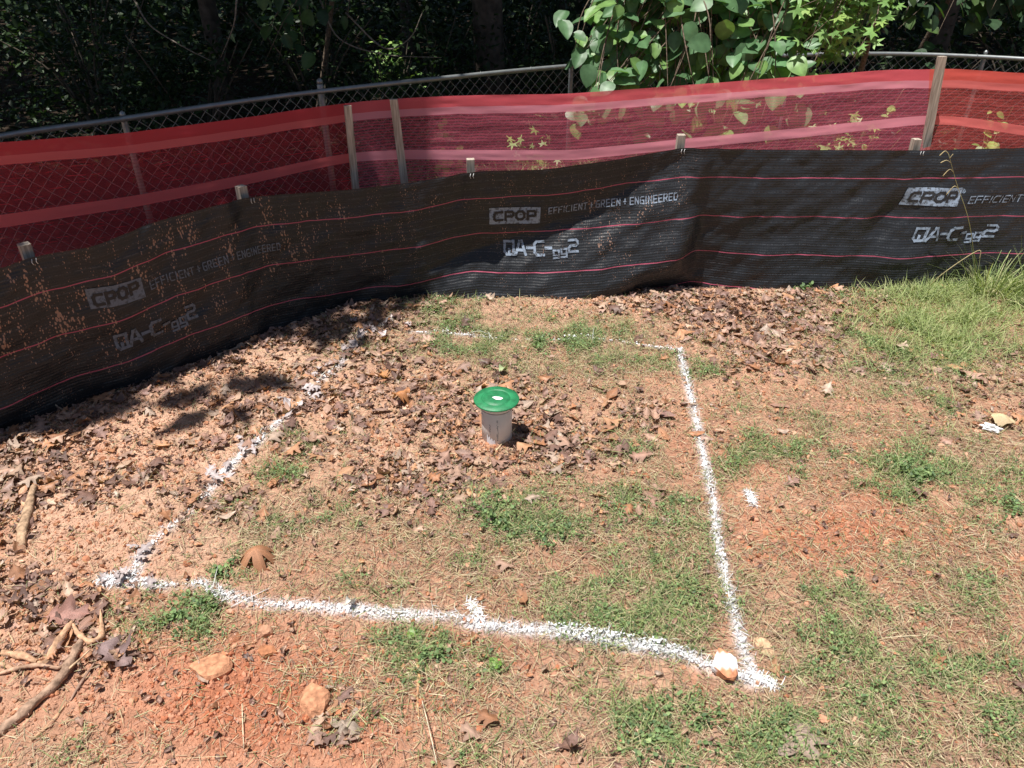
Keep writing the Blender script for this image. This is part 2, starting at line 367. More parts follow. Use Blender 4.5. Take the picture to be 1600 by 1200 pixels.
GREENB = [(800, 530, 170, 26, .9), (850, 535, 90, 20, 1), (700, 490, 90, 20, .6), (1450, 510, 140, 60, 1), (1560, 470, 110, 60, 1), (1380, 545, 80, 30, .7), (830, 820, 110, 50, 1), (790, 860, 60, 30, .8),
    (980, 850, 120, 90, .55), (1010, 960, 160, 60, .75), (940, 930, 90, 50, .6), (460, 680, 60, 18, .6), (440, 740, 50, 16, .6), (290, 960, 90, 45, .8), (350, 885, 45, 22, .8), (480, 810, 90, 30, .45), (560, 900, 100, 30, .4),
    (1420, 740, 70, 45, 1), (1200, 700, 110, 45, .6), (1230, 730, 80, 30, .5), (1110, 580, 50, 20, .5), (1560, 790, 70, 45, .8), (1350, 1010, 160, 60, .55), (1500, 1080, 160, 90, .7), (1060, 1130, 130, 60, .9), (900, 1050, 160, 50, .5),
    (680, 1010, 80, 35, .7), (730, 1050, 70, 25, .5), (1300, 930, 110, 35, .45), (1000, 560, 120, 20, .45), (720, 620, 60, 30, .2), (960, 700, 50, 25, .5), (1450, 620, 110, 40, .4), (60, 1180, 90, 30, .35), (700, 1150, 120, 40, .35), (1560, 950, 90, 60, .4), (1180, 1150, 120, 50, .8)]
STRAWB = [(700, 520, 160, 40, .7), (900, 560, 200, 60, .7), (1450, 560, 200, 80, .8), (850, 850, 330, 110, .9), (500, 830, 180, 60, .6), (1000, 950, 260, 100, 1), (1400, 1000, 260, 130, 1), (1500, 900, 200, 100, .8),
    (1200, 1000, 160, 100, .8), (1100, 1130, 260, 80, 1), (700, 1060, 200, 80, .7), (1250, 700, 180, 80, .6), (1500, 700, 140, 70, .7), (1450, 1150, 260, 90, 1), (280, 960, 110, 50, .5), (1000, 720, 90, 80, .6), (480, 700, 80, 30, .4), (800, 1150, 160, 60, .6), (100, 1170, 140, 30, .5)]
CLODB = [(1350, 840, 150, 45, 1), (1300, 690, 170, 35, .6), (350, 1080, 330, 120, 1), (80, 950, 160, 150, .9), (650, 1080, 120, 90, .6), (180, 700, 180, 60, .7), (380, 600, 90, 25, .8), (850, 760, 130, 30, .8), (600, 700, 80, 30, .7), (960, 480, 120, 22, .9), (1250, 640, 150, 30, .5), (1480, 655, 90, 30, .5), (100, 850, 160, 70, .8), (420, 950, 120, 30, .6)]
def maps(x, y):
    u, v = proj(x, y, 0*x)
    n1 = fbm(x, y, 3.0, 4, 1); n2 = fbm(x, y, 7.0, 4, 2); n3 = fbm(x, y, 16.0, 3, 3)
    L = np.clip((blobs(u, v, LEAFB)*(1-blobs(u, v, SANDB))*(1+1.1*n2+.6*n3)+.008+.05*n1)*.9, 0, 1)
    G = np.clip(blobs(u, v, GREENB)*(.55+1.3*n2+1.2*n3)+.42*blobs(u, v, STRAWB)*(.12+.9*n2+.8*n3), 0, 1)
    S = np.clip(blobs(u, v, STRAWB)*(1+.8*n2+.3*n3)+.08, 0, 1)
    C = np.clip(blobs(u, v, CLODB)*(1+.5*n2), 0, 1)
    return u, v, L, G, S, C
def ground_z(x, y):
    x = np.asarray(x, float); y = np.asarray(y, float)
    near = 1-sstep(5, 9, np.hypot(x, y-2))
    z = .018*fbm(x, y, 1.1, 3, 5)*near+.010*fbm(x, y, 4.5, 3, 6)*near
    b = behind(x, y)
    z = z-.42*sstep(.25, 2.4, b)-.5*sstep(6, 20, b)*0
    z = z+.025*np.exp(-((b+.12)/.16)**2)
    return z
def ground_fine(x, y, C=None):
    r = fbm(x, y, 34, 3, 8)
    cl = np.clip(np.abs(fbm(x, y, 22, 3, 9))*2, 0, 1)
    a = .35+.65*(C if C is not None else .5)
    return ground_z(x, y)+a*(.0050*r+.0045*(1-cl))

# ---- paint lines (world polylines) : list of (pixel points, half width m, strength per point)
LINES = {
 'front': ([(158, 912, .8), (200, 908, 1), (240, 914, .7), (285, 914, .25), (318, 914, .9), (350, 930, 1), (400, 942, .45), (455, 946, .8), (550, 950, 1), (620, 958, .9), (700, 962, .65), (750, 976, .95), (850, 985, .95), (960, 1000, 1), (1060, 1018, 1), (1130, 1045, 1), (1180, 1062, 1)], .020),
 'right': ([(1062, 547, .9), (1070, 585, 1), (1083, 635, .9), (1095, 690, 1), (1105, 740, .9), (1116, 790, .75), (1122, 850, 1), (1132, 900, .75), (1144, 950, .8), (1158, 1000, .85), (1176, 1056, 1)], .0155),
 'left': ([(205, 902, .8), (218, 872, .6), (245, 845, .7), (285, 810, .3), (320, 778, .7), (345, 742, 1), (375, 712, 1), (405, 690, .9), (432, 664, .55), (460, 640, .55), (490, 605, .5), (530, 570, .5), (552, 540, .6), (575, 522, .7), (600, 512, .4)], .022),
 'back': ([(640, 522, .5), (690, 525, .7), (740, 528, .45), (790, 534, .15), (860, 534, .15), (920, 531, .5), (980, 537, .2), (1030, 544, .6), (1065, 547, 1)], .008),
}
def line_world(pts):
    a = np.array(pts, float); x, y = gpt(a[:, 0], a[:, 1]); P = np.stack([x, y], 1)
    s = np.concatenate([[0], np.cumsum(np.hypot(*np.diff(P, axis=0).T))]); return P, s, a[:, 2]
LW = {k: (*line_world(v[0]), v[1]) for k, v in LINES.items()}
def line_dist(x, y):
    best = np.full(x.shape, 9.0); st = np.zeros(x.shape)
    for P, s, a, hw in LW.values():
        for i in range(len(P)-1):
            d = P[i+1]-P[i]; L2 = d@d; t = np.clip(((x-P[i, 0])*d[0]+(y-P[i, 1])*d[1])/L2, 0, 1)
            q = np.hypot(x-P[i, 0]-t*d[0], y-P[i, 1]-t*d[1])/hw
            w_ = a[i]*(1-t)+a[i+1]*t
            k = q < best; best = np.where(k, q, best); st = np.where(k, w_, st)
    return best, st

# ------------------------------------------------------------------ ground
def axis(lo, hi, step, far_lo, far_hi):
    mid = np.arange(lo, hi+step/2, step); out = [mid]
    a = hi; st = step; r = []
    while a < far_hi: st *= 1.25; a += st; r.append(a)
    l = []; a = lo; st = step
    while a > far_lo: st *= 1.25; a -= st; l.append(a)
    return np.concatenate([np.array(l[::-1]), mid, np.array(r)])
gx = axis(-2.7, 3.4, .0075, -90, 90); gy = axis(.8, 4.3, .0075, -40, 120)
X, Y = np.meshgrid(gx, gy, indexing='ij')
u_, v_, Lm, Gm, Sm, Cm = maps(X, Y)
inr = (Y > .5)
Z = ground_fine(X, Y, np.where(inr, Cm, .3))
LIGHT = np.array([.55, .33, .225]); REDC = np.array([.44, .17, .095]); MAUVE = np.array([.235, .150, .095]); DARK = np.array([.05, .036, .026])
redm = np.clip(blobs(u_, v_, [(400, 1080, 400, 140, .95), (1350, 850, 240, 80, .85), (700, 1050, 180, 120, .7), (1250, 760, 280, 170, .65), (1000, 560, 160, 90, .35), (850, 750, 130, 60, .3), (1500, 950, 300, 160, .5), (900, 900, 400, 130, .5), (1180, 620, 160, 60, .45), (150, 830, 60, 20, .3)])*(1+.9*fbm(X, Y, 4, 4, 11)), 0, 1)
col = LIGHT[None, None]*(1-redm[..., None])+REDC*redm[..., None]
sandm = np.clip(blobs(u_, v_, SANDB+[(960, 480, 120, 22, .9), (60, 980, 120, 60, .5)]), 0, 1)[..., None]; col = col*(1-.7*sandm)+np.array([.64, .42, .30])*.7*sandm
thatch = np.clip(.75*Sm+.5*Gm, 0, .85)[..., None]
col = col*(1-thatch)+MAUVE*thatch
spot = np.clip(fbm(X, Y, 9, 4, 12)*2.2-.5, 0, 1)[..., None]*.4
col = col*(1-spot)+REDC*1.05*spot
col = col*(1+.16*fbm(X, Y, 2.3, 3, 13)[..., None])
near_ = (Y > 1) & (Y < 3.4) & (np.abs(X) < 1.4); pq = np.full(X.shape, 9.); ps = np.zeros(X.shape)
pq[near_], ps[near_] = line_dist(X[near_], Y[near_])
pm_ = np.clip(ps*1.05*np.exp(-(pq*.95)**2)*(1+.9*fbm(X, Y, 30, 3, 33)+.7*fbm(X, Y, 11, 2, 34)), 0, .92)[..., None]
col = col*(1-pm_)+np.array([.70, .66, .65])*pm_
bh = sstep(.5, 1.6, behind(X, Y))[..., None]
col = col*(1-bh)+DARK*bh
nxg, nyg = X.shape
I = np.arange(nxg*nyg).reshape(nxg, nyg)
Fg = np.stack([I[:-1, :-1], I[1:, :-1], I[1:, 1:], I[:-1, 1:]], -1).reshape(-1, 4)
me = raw_mesh('ground', np.stack([X, Y, Z], -1).reshape(-1, 3), Fg, M_GROUND, col.reshape(-1, 3))
tag(obj('ground', me), 'orange clay ground with patchy grass', kind='structure')
SKYN = None

# ------------------------------------------------------------------ leaf, blade and clod templates
def dead_template(seed, lobes=3.5, wid=.36, curl=.5, simple=False):
    r = np.random.default_rng(seed); nt_, nw = (15, 7)
    t = np.linspace(0, 1, nt_); W = wid*np.sin(np.pi*np.clip(t, 0.02, .985)**.85)**.8
    ph = r.uniform(-.4, .4)
    if not simple:
        lob = .5+.5*np.cos(2*np.pi*(lobes*t+ph)); WL = W*(.30+.78*lob*r.uniform(.8, 1.1, nt_)); WR = W*(.30+.78*np.roll(lob, 1)*r.uniform(.8, 1.1, nt_))
    else: WL = W*r.uniform(.88, 1.05, nt_); WR = W*r.uniform(.88, 1.05, nt_)
    q = np.linspace(-1, 1, nw); V = []
    a, b_, c_, d_ = r.uniform(-1, 1, 4)
    for i in range(nt_):
        for j in range(nw):
            ww = WL[i] if q[j] < 0 else WR[i]
            x = t[i]-.5+(.10*abs(q[j]) if not simple else 0)*(1 if ww > .2 else 0); y = q[j]*ww
            z = curl*(.9*a*(t[i]-.5)**2+(.5+abs(b_))*(y*y)*2.2*(1 if b_ > -.3 else -1)+.25*c_*(t[i]-.5)*y*4+.05*math.sin(9*t[i]+5*d_+q[j]*3))
            V.append((x, y, z))
    V = np.array(V); V[:, 2] -= V[:, 2].min()
    I = np.arange(nt_*nw).reshape(nt_, nw); F = np.stack([I[:-1, :-1], I[1:, :-1], I[1:, 1:], I[:-1, 1:]], -1).reshape(-1, 4)
    tc = np.tile(np.where(np.abs(q) < .01, 1.22, 1-.12*np.abs(q)), nt_)
    # petiole
    P = np.array([[-.5, 0, V[nw//2, 2]], [-.62, .01*a, V[nw//2, 2]+.01], [-.74, .04*b_, V[nw//2, 2]+.0]])
    n0 = len(V); V2 = []
    for p_ in P: V2 += [p_+[0, .008, 0], p_+[0, -.008, .004]]
    F2 = np.array([[n0, n0+1, n0+3, n0+2], [n0+2, n0+3, n0+5, n0+4]])
    return np.vstack([V, V2]), np.vstack([F, F2]), np.concatenate([tc, np.ones(6)])
DEADT = [dead_template(100+i, lobes=random.choice([2.6, 3.2, 3.8]), wid=random.uniform(.33, .48), curl=random.uniform(.25, .8)) for i in range(10)] + \
        [dead_template(200+i, wid=random.uniform(.2, .3), curl=random.uniform(.3, .9), simple=True) for i in range(5)]
DEADC = np.array([[.36, .21, .155], [.42, .26, .19], [.26, .15, .115], [.44, .22, .12], [.33, .21, .165], [.50, .33, .23], [.20, .115, .09], [.36, .17, .09], [.42, .31, .24], [.28, .165, .135], [.46, .29, .21], [.50, .27, .15], [.17, .10, .08]])
def blade_template(bend, twist=0, n=5):
    t = np.linspace(0, 1, n); V = []
    for k in t:
        w_ = (1-k**2.2)*.5+.02
        x = k if bend < .05 else math.sin(bend*k)/bend
        z = 0 if bend < .05 else (1-math.cos(bend*k))/bend
        V += [(x, -w_, -z), (x, w_, -z)]
    V = np.array(V, float); i = np.arange(n-1)*2
    return V, np.stack([i, i+1, i+3, i+2], -1), np.repeat(np.linspace(.85, 1.15, n), 2)
BLT = [blade_template(b) for b in (.15, .5, .9, 1.4)]
def ico():
    p = (1+5**.5)/2
    V = np.array([(-1, p, 0), (1, p, 0), (-1, -p, 0), (1, -p, 0), (0, -1, p), (0, 1, p), (0, -1, -p), (0, 1, -p), (p, 0, -1), (p, 0, 1), (-p, 0, -1), (-p, 0, 1)], float)
    V /= np.linalg.norm(V[0])
    F = np.array([(0, 11, 5), (0, 5, 1), (0, 1, 7), (0, 7, 10), (0, 10, 11), (1, 5, 9), (5, 11, 4), (11, 10, 2), (10, 7, 6), (7, 1, 8), (3, 9, 4), (3, 4, 2), (3, 2, 6), (3, 6, 8), (3, 8, 9), (4, 9, 5), (2, 4, 11), (6, 2, 10), (8, 6, 7), (9, 8, 1)])
    return V, F
def sub(V, F):
    V = list(map(tuple, V)); c = {}
    def mid(a, b):
        k = (min(a, b), max(a, b))
        if k not in c:
            m_ = np.array(V[a])+np.array(V[b]); m_ /= np.linalg.norm(m_); V.append(tuple(m_)); c[k] = len(V)-1
        return c[k]
    G = []
    for a, b, d in F:
        x, y, z = mid(a, b), mid(b, d), mid(d, a); G += [(a, x, z), (b, y, x), (d, z, y), (x, y, z)]
    return np.array(V), np.array(G)
IV, IF = ico()
CLODT = []
for i in range(6):
    r = np.random.default_rng(i+40); CLODT.append((IV*r.uniform(.7, 1.15, (12, 1)), IF))
IV2, IF2 = sub(*sub(IV, IF))

XR = (-2.75, 3.5); YR = (.78, 4.35)
def scatter(n, which, pw=1.0, extra=None):
    out = []
    tot = 0
    while tot < n:
        x = rng.uniform(*XR, n*3); y = rng.uniform(*YR, n*3)
        u, v, L, G, S, C = maps(x, y); m = dict(L=L, G=G, S=S, C=C)[which] if isinstance(which, str) else which(u, v, L, G, S, C)
        k = (rng.random(len(x)) < np.clip(m, 0, 1)**pw) & (behind(x, y) < -.015) & (u > -260) & (u < 1860) & (np.hypot(x+.057, y-2.32) > .062)
        out.append(np.stack([x[k], y[k]], 1)); tot += int(k.sum())
    return np.vstack(out)[:n]

# ---- loose clods and pebbles
bag = Bag()
def put_clods(n, which, smin, smax, p, cols):
    P = scatter(n, which); k = len(P)
    s = smin+(smax-smin)*rng.random(k)**p
    u, v, L, G, S, C = maps(P[:, 0], P[:, 1])
    z = ground_fine(P[:, 0], P[:, 1], C)+s*.25
    cc = cols[rng.integers(0, len(cols), k)]*rng.uniform(.75, 1.2, (k, 1))
    rd = np.clip(blobs(u, v, [(420, 1090, 330, 110, .8), (1350, 850, 220, 60, .7), (900, 1000, 500, 200, .5), (1300, 900, 400, 200, .5)]), 0, 1)[:, None]
    cc = cc*(1-rd)+cc*np.array([.92, .62, .52])*rd
    q, st = line_dist(P[:, 0], P[:, 1]); pw_ = (np.clip(st*1.1*np.exp(-q**2), 0, .95)*(rng.random(k) < .8)*rng.uniform(.5, 1, k))[:, None]; cc = cc*(1-pw_)+np.array([.74, .72, .72])*pw_
    for i in range(6):
        m_ = np.arange(k) % 6 == i
        bag.put(CLODT[i], rot(*(rng.uniform(0, 6.28, (3, m_.sum())))), np.stack([P[m_, 0], P[m_, 1], z[m_]], 1), s[m_, None]*rng.uniform(.5, 1.1, (m_.sum(), 3)), cc[m_])
CL = np.array([LIGHT, LIGHT*1.08, [.50, .26, .15], [.47, .21, .12], LIGHT*.85])
put_clods(42000, lambda u, v, L, G, S, C: .10+.9*C, .0012, .0056, 2.2, CL)
put_clods(5500, lambda u, v, L, G, S, C: .04+.9*C, .005, .013, 2.5, CL)
a_ = rng.uniform(0, 6.28, 500); r_c = .057+np.abs(rng.normal(0, .014, 500)); sc_ = rng.uniform(.003, .011, 500)
pp = np.stack([-.057+r_c*np.cos(a_), 2.32+r_c*np.sin(a_)], 1); zc_ = ground_z(pp[:, 0], pp[:, 1])+.012*np.exp(-((r_c-.057)/.016)**2)
bag.put(CLODT[2], rot(*(rng.uniform(0, 6.28, (3, 500)))), np.stack([pp[:, 0], pp[:, 1], zc_], 1), sc_[:, None]*rng.uniform(.5, 1.1, (500, 3)), CL[rng.integers(0, 5, 500)]*rng.uniform(.6, 1.1, (500, 1)))
me = bag.mesh('clay_crumbs', M_SOIL, False)
tag(obj('gravel', me), 'loose clay crumbs and small pebbles', 'gravel', kind='stuff')

# ---- straw thatch, grass blades, small weeds; those on a paint line turn white
paint = {k: Bag() for k in LINES}
def which_line(x, y):
    names = list(LW); D = []
    for k in names:
        P, s, a, hw = LW[k]; b = np.full(x.shape, 9.)
        for i in range(len(P)-1):
            d = P[i+1]-P[i]; t = np.clip(((x-P[i, 0])*d[0]+(y-P[i, 1])*d[1])/(d@d), 0, 1)
            b = np.minimum(b, np.hypot(x-P[i, 0]-t*d[0], y-P[i, 1]-t*d[1]))
        D.append(b)
    return np.argmin(np.array(D), 0), names
def put_blades(b, P, lmin, lmax, wmin, wmax, pitch, zoff, cols, cv=.2, whiten=True):
    k = len(P); ln = rng.uniform(lmin, lmax, k); wd = rng.uniform(wmin, wmax, k); yaw = rng.uniform(0, 6.28, k)
    pi = -rng.uniform(pitch[0], pitch[1], k)
    z = ground_z(P[:, 0], P[:, 1])+.003+rng.random(k)*zoff
    cc = cols[rng.integers(0, len(cols), k)]*rng.uniform(1-cv, 1+cv, (k, 1))
    T = np.stack([P[:, 0], P[:, 1], z], 1)
    mx = T[:, 0]+np.cos(yaw)*ln*.4; my = T[:, 1]+np.sin(yaw)*ln*.4
    if whiten:
        q, st = line_dist(mx, my); wh = (q < 1+.5*rng.standard_normal(k)*.5) & (rng.random(k) < st*.85)
    else: wh = np.zeros(k, bool)
    S = np.stack([ln, wd, ln], 1); M = rot(yaw, pi, rng.uniform(-.8, .8, k)); tid = rng.integers(0, len(BLT), k)
    wi, names = which_line(mx, my)
    for t in range(len(BLT)):
        m_ = (tid == t) & ~wh; b.put(BLT[t], M[m_], T[m_], S[m_], cc[m_])
        for j, nme in enumerate(names):
            m2 = (tid == t) & wh & (wi == j)
            pw_ = np.clip(1.15*np.exp(-(q[m2]*.8)**2)*rng.uniform(.5, 1.1, m2.sum()), .15, 1)[:, None]; paint[nme].put(BLT[t], M[m2], T[m2], S[m2]*[1, 1.15, 1], cc[m2]*(1-pw_)+np.array([[.68, .68, .70]])*pw_)
STRAW = np.array([[.48, .38, .23], [.42, .31, .19], [.36, .24, .16], [.52, .44, .29], [.30, .19, .14], [.40, .36, .20], [.36, .22, .16]])
GREEN = np.array([[.20, .26, .10], [.26, .32, .12], [.15, .20, .08], [.33, .37, .16], [.14, .19, .08], [.40, .41, .21], [.42, .38, .23]])
straw = Bag(); P = scatter(95000, 'S', .9); put_blades(straw, P, .014, .06, .0009, .0022, (0, .28), .010, STRAW)
P = scatter(1500, lambda u, v, L, G, S, C: .3+S); put_blades(straw, P, .06, .13, .0009, .0018, (0, .2), .02, STRAW[[0, 1, 3, 5]])
me = straw.mesh('straw_thatch', M_STRAW); tag(obj('straw_thatch', me), 'dry straw coloured grass clippings matted over the clay', 'dead grass', kind='stuff')
grass = Bag(); P = scatter(38000, lambda u, v, L, G, S, C: G*.95+.16*S, 1.1); put_blades(grass, P, .016, .05, .0012, .0026, (.1, 1.1), .008, GREEN)
P = scatter(5000, lambda u, v, L, G, S, C: G**1.6); put_blades(grass, P, .04, .09, .0014, .0026, (.3, 1.2), .008, GREEN)
P = scatter(6000, lambda u, v, L, G, S, C: blobs(u, v, [(1490, 500, 110, 50, .9), (1590, 460, 110, 60, 1)])*(.35+1.3*G)); put_blades(grass, P, .05, .13, .0018, .0034, (.4, 1.3), .01, GREEN[[1, 3, 3, 5, 0]]*1.1)
me = grass.mesh('grass', M_GRASS); tag(obj('grass', me), 'short patchy green grass growing through the clay', 'grass', kind='stuff')
# tiny broad leaves (clover like)
t8 = np.linspace(0, 2*np.pi, 7)[:-1]
LT = np.vstack([[[0, 0, -.12]], np.stack([np.cos(t8)*.5+.0, np.sin(t8)*.36, .06*np.cos(2*t8)], 1)])
LTF = np.array([[0, i+1, (i+1) % 6+1] for i in range(6)]); LEAFLET = (LT, LTF)
weeds = Bag()
def put_leaflets(b, P, z, smin, smax, cols, tilt=.7, whiten=True):
    k = len(P); s = rng.uniform(smin, smax, k)
    cc = cols[rng.integers(0, len(cols), k)]*rng.uniform(.75, 1.25, (k, 1)); T = np.stack([P[:, 0], P[:, 1], z], 1)
    M = rot(rng.uniform(0, 6.28, k), rng.uniform(-tilt, tilt, k), rng.uniform(-tilt, tilt, k)); S = np.repeat(s[:, None], 3, 1)
    if whiten:
        q, st = line_dist(P[:, 0], P[:, 1]); wh = (q < 1.1) & (rng.random(k) < st*.85); wi, names = which_line(P[:, 0], P[:, 1])
        for j, nme in enumerate(names):
            m2 = wh & (wi == j); paint[nme].put(LEAFLET, M[m2], T[m2], S[m2], np.tile([[.8, .81, .83]], (m2.sum(), 1)))
    else: wh = np.zeros(k, bool)
    b.put(LEAFLET, M[~wh], T[~wh], S[~wh], cc[~wh])
WEED = np.array([[.17, .26, .10], [.21, .31, .13], [.14, .21, .09], [.27, .36, .15], [.12, .18, .09]])
P = scatter(22000, lambda u, v, L, G, S, C: np.clip(G*1.2-.12, 0, 1), 1.5)
z = ground_z(P[:, 0], P[:, 1])+.005+.022*rng.random(len(P))*np.clip(fbm(P[:, 0], P[:, 1], 9, 2, 21)+.7, .2, 1.5)
put_leaflets(weeds, P, z, .005, .012, WEED)
me = weeds.mesh('ground_cover', M_GRASS); tag(obj('ground_cover', me), 'small leaved green clover-like ground cover in the lawn', 'ground cover', kind='stuff')

# ---- paint lines: crumbs and ragged film on the soil + whitened blades
LABELS = {'front': 'white sprayed paint line nearest the camera, ending at the painted stone',
          'right': 'white sprayed paint line right of the drain pipe, running back from the painted stone',
          'left': 'broken white sprayed paint line over brown leaves and soil left of the drain pipe',
          'back': 'thin faint white sprayed paint line behind the drain pipe near the black fence'}
for nme, (P, s, a, hw) in LW.items():
    b = paint[nme]; Ltot = s[-1]
    step = .0045; ns = int(Ltot/step); nc = int(2.6*hw/step)
    S_, Q_ = np.meshgrid(np.linspace(0, Ltot, ns), np.linspace(-1.5*hw, 1.5*hw, nc), indexing='ij')
    x = np.interp(S_, s, P[:, 0]); y = np.interp(S_, s, P[:, 1])
    tx_ = np.interp(np.clip(S_+.02, 0, Ltot), s, P[:, 0])-np.interp(np.clip(S_-.02, 0, Ltot), s, P[:, 0]); ty_ = np.interp(np.clip(S_+.02, 0, Ltot), s, P[:, 1])-np.interp(np.clip(S_-.02, 0, Ltot), s, P[:, 1])
    tn = np.hypot(tx_, ty_); wob = .35*hw*fbm(S_, S_*0, 7, 3, 30)
    x = x-ty_/tn*(Q_+wob); y = y+tx_/tn*(Q_+wob)
    st = np.interp(S_, s, a)
    keep = (st*1.15-.55*(np.abs(Q_)/hw)**2+.8*fbm(x, y, 45, 3, 31)+.5*fbm(x, y, 14, 2, 32)-.22) > .95
    u, v, L, G, SS, C = maps(x, y); z = ground_fine(x, y, C)+.0035+.003*rng.random(x.shape)
    I = np.arange(x.size).reshape(x.shape); F = np.stack([I[:-1, :-1], I[1:, :-1], I[1:, 1:], I[:-1, 1:]], -1)
    kf = keep[:-1, :-1] & keep[1:, 1:]
    b.add(np.stack([x, y, z], -1).reshape(-1, 3), [F[kf]], None); b.C[-1] = np.tile([[.78, .77, .78]], (x.size, 1))*(1-.12*rng.random((x.size, 1)))
    # extra sprayed blades and crumbs so the line keeps its ragged thickness
    k = int(Ltot*400*{'front': 1.25, 'right': .8, 'left': .8, 'back': .5}[nme]); ss = rng.uniform(0, Ltot, k); keepb = rng.random(k) < np.interp(ss, s, a)**1.3; ss = ss[keepb]; k = len(ss)
    q = rng.standard_normal(k)*hw*.55
    x = np.interp(ss, s, P[:, 0])+q*.3; y = np.interp(ss, s, P[:, 1])+q
    if nme in ('right', 'left'): x = np.interp(ss, s, P[:, 0])+q; y = np.interp(ss, s, P[:, 1])+q*.2
    tid = rng.integers(0, 4, k); T = np.stack([x, y, ground_z(x, y)+.004+.012*rng.random(k)], 1)
    M = rot(rng.uniform(0, 6.28, k), -rng.uniform(0, .8, k), rng.uniform(-.6, .6, k)); ln = rng.uniform(.006, .018, k)
    for t in range(4):
        m_ = tid == t; b.put(BLT[t], M[m_], T[m_], np.stack([ln, rng.uniform(.0008, .0015, k), ln], 1)[m_], np.tile([[.72, .72, .74]], (m_.sum(), 1))*rng.uniform(.6, 1.05, (m_.sum(), 1)))
    k = int(Ltot*260); ss = rng.uniform(0, Ltot, k); keepb = rng.random(k) < np.interp(ss, s, a); ss = ss[keepb]; k = len(ss); q = rng.standard_normal(k)*hw*.6
    x = np.interp(ss, s, P[:, 0])+q*.5; y = np.interp(ss, s, P[:, 1])+q*.5
    b.put(CLODT[0], rot(*(rng.uniform(0, 6.28, (3, k)))), np.stack([x, y, ground_z(x, y)+.006], 1), rng.uniform(.002, .006, (k, 1))*np.ones((1, 3)), np.tile([[.80, .79, .80]], (k, 1)))
    if nme == 'left':
        for (uu_, vv_, ru_, rv_, k) in ((480, 606, 12, 10, 5), (455, 640, 12, 9, 5), (540, 542, 12, 10, 7), (570, 523, 22, 6, 9), (605, 514, 22, 5, 7), (390, 700, 12, 8, 7), (345, 742, 8, 12, 5), (520, 575, 10, 10, 4), (225, 858, 10, 10, 3), (185, 910, 20, 8, 5)):
            xx, yy = gpt(uu_+ru_*rng.standard_normal(k), vv_+rv_*rng.standard_normal(k)); T_ = np.stack([xx, yy, ground_z(xx, yy)+.012+.012*rng.random(k)], 1)
            b.put(DEADT[int(rng.integers(0, 15))], rot(rng.uniform(0, 6.28, k), rng.normal(0, .25, k), rng.normal(0, .25, k)), T_, rng.uniform(.035, .06, (k, 1))*np.ones((1, 3)), np.array([[.45, .38, .37]])*rng.uniform(.75, 1.2, (k, 1)))
    me = b.mesh('paint_line', M_PAINT); tag(obj('paint_line', me), LABELS[nme], 'paint marking', 'white sprayed lines of the marked square')
def paint_blot(pix, hw, n, label, film=True):
    b = Bag(); P, s, a = line_world([(p[0], p[1], 1) for p in pix])
    ss = rng.uniform(0, s[-1], n); x = np.interp(ss, s, P[:, 0])+rng.standard_normal(n)*hw*.5; y = np.interp(ss, s, P[:, 1])+rng.standard_normal(n)*hw*.5
    T = np.stack([x, y, ground_z(x, y)+.004+.01*rng.random(n)], 1); ln = rng.uniform(.01, .03, n)
    b.put(BLT[1], rot(rng.uniform(0, 6.28, n), -rng.uniform(0, .6, n), rng.uniform(-.5, .5, n)), T, np.stack([ln, np.full(n, .002), ln], 1), np.tile([[.82, .83, .85]], (n, 1)))
    b.put(CLODT[1], rot(*(rng.uniform(0, 6.28, (3, n//2)))), T[:n//2]-[0, 0, .003], rng.uniform(.002, .005, (n//2, 1))*np.ones((1, 3)), np.tile([[.8, .79, .8]], (n//2, 1)))
    tag(obj('paint_mark', b.mesh('paint_mark', M_PAINT)), label, 'paint marking')
paint_blot([(735, 940), (752, 972)], .013, 120, 'short white paint tick sticking up from the middle of the nearest paint line')
paint_blot([(1168, 770), (1176, 792)], .012, 110, 'small lone white paint dab on the clay right of the right-hand paint line')
paint_blot([(1175, 1052), (1215, 1072)], .012, 130, 'white paint overspray pointing right from the corner beside the painted stone')
paint_blot([(160, 912), (200, 905)], .018, 160, 'white paint blotch on crumbly soil at the far left corner of the square')

# ------------------------------------------------------------------ fallen leaves
litter = Bag()
P = scatter(2900, 'L', 1.1)
ind = []
def leaf_xf(P, smin, smax, zlift, tilt):
    k = len(P); s = smin+(smax-smin)*rng.random(k)**1.5
    T = np.stack([P[:, 0], P[:, 1], ground_z(P[:, 0], P[:, 1])+.004+zlift*rng.random(k)], 1)
    return s, T, rng.uniform(0, 6.28, k), rng.normal(0, tilt, k), rng.normal(0, tilt, k)
s, T, ya, pi_, ro = leaf_xf(P, .024, .082, .010, .24)
u, v, L, G, S, C = maps(P[:, 0], P[:, 1])
okk = (np.hypot(T[:, 0]+.057, T[:, 1]-2.32) > .075+s*.3); inview = (u > 0) & (u < 1600) & (v > 440) & (v < 1195)
dist = np.sqrt(P[:, 0]**2+P[:, 1]**2+2.9)
score = np.where(inview & okk, s/dist, -1); order = np.argsort(-score); big = order[:285]; isbig = np.zeros(len(P), bool); isbig[big] = True
for t in range(len(DEADT)):
    m_ = (np.arange(len(P)) % len(DEADT) == t) & ~isbig & okk; k = m_.sum()
    cc = DEADC[rng.integers(0, len(DEADC), k)]*rng.uniform(.8, 1.25, (k, 1))
    litter.put(DEADT[t], rot(ya[m_], pi_[m_], ro[m_]), T[m_], s[m_, None]*np.ones((1, 3)), cc)
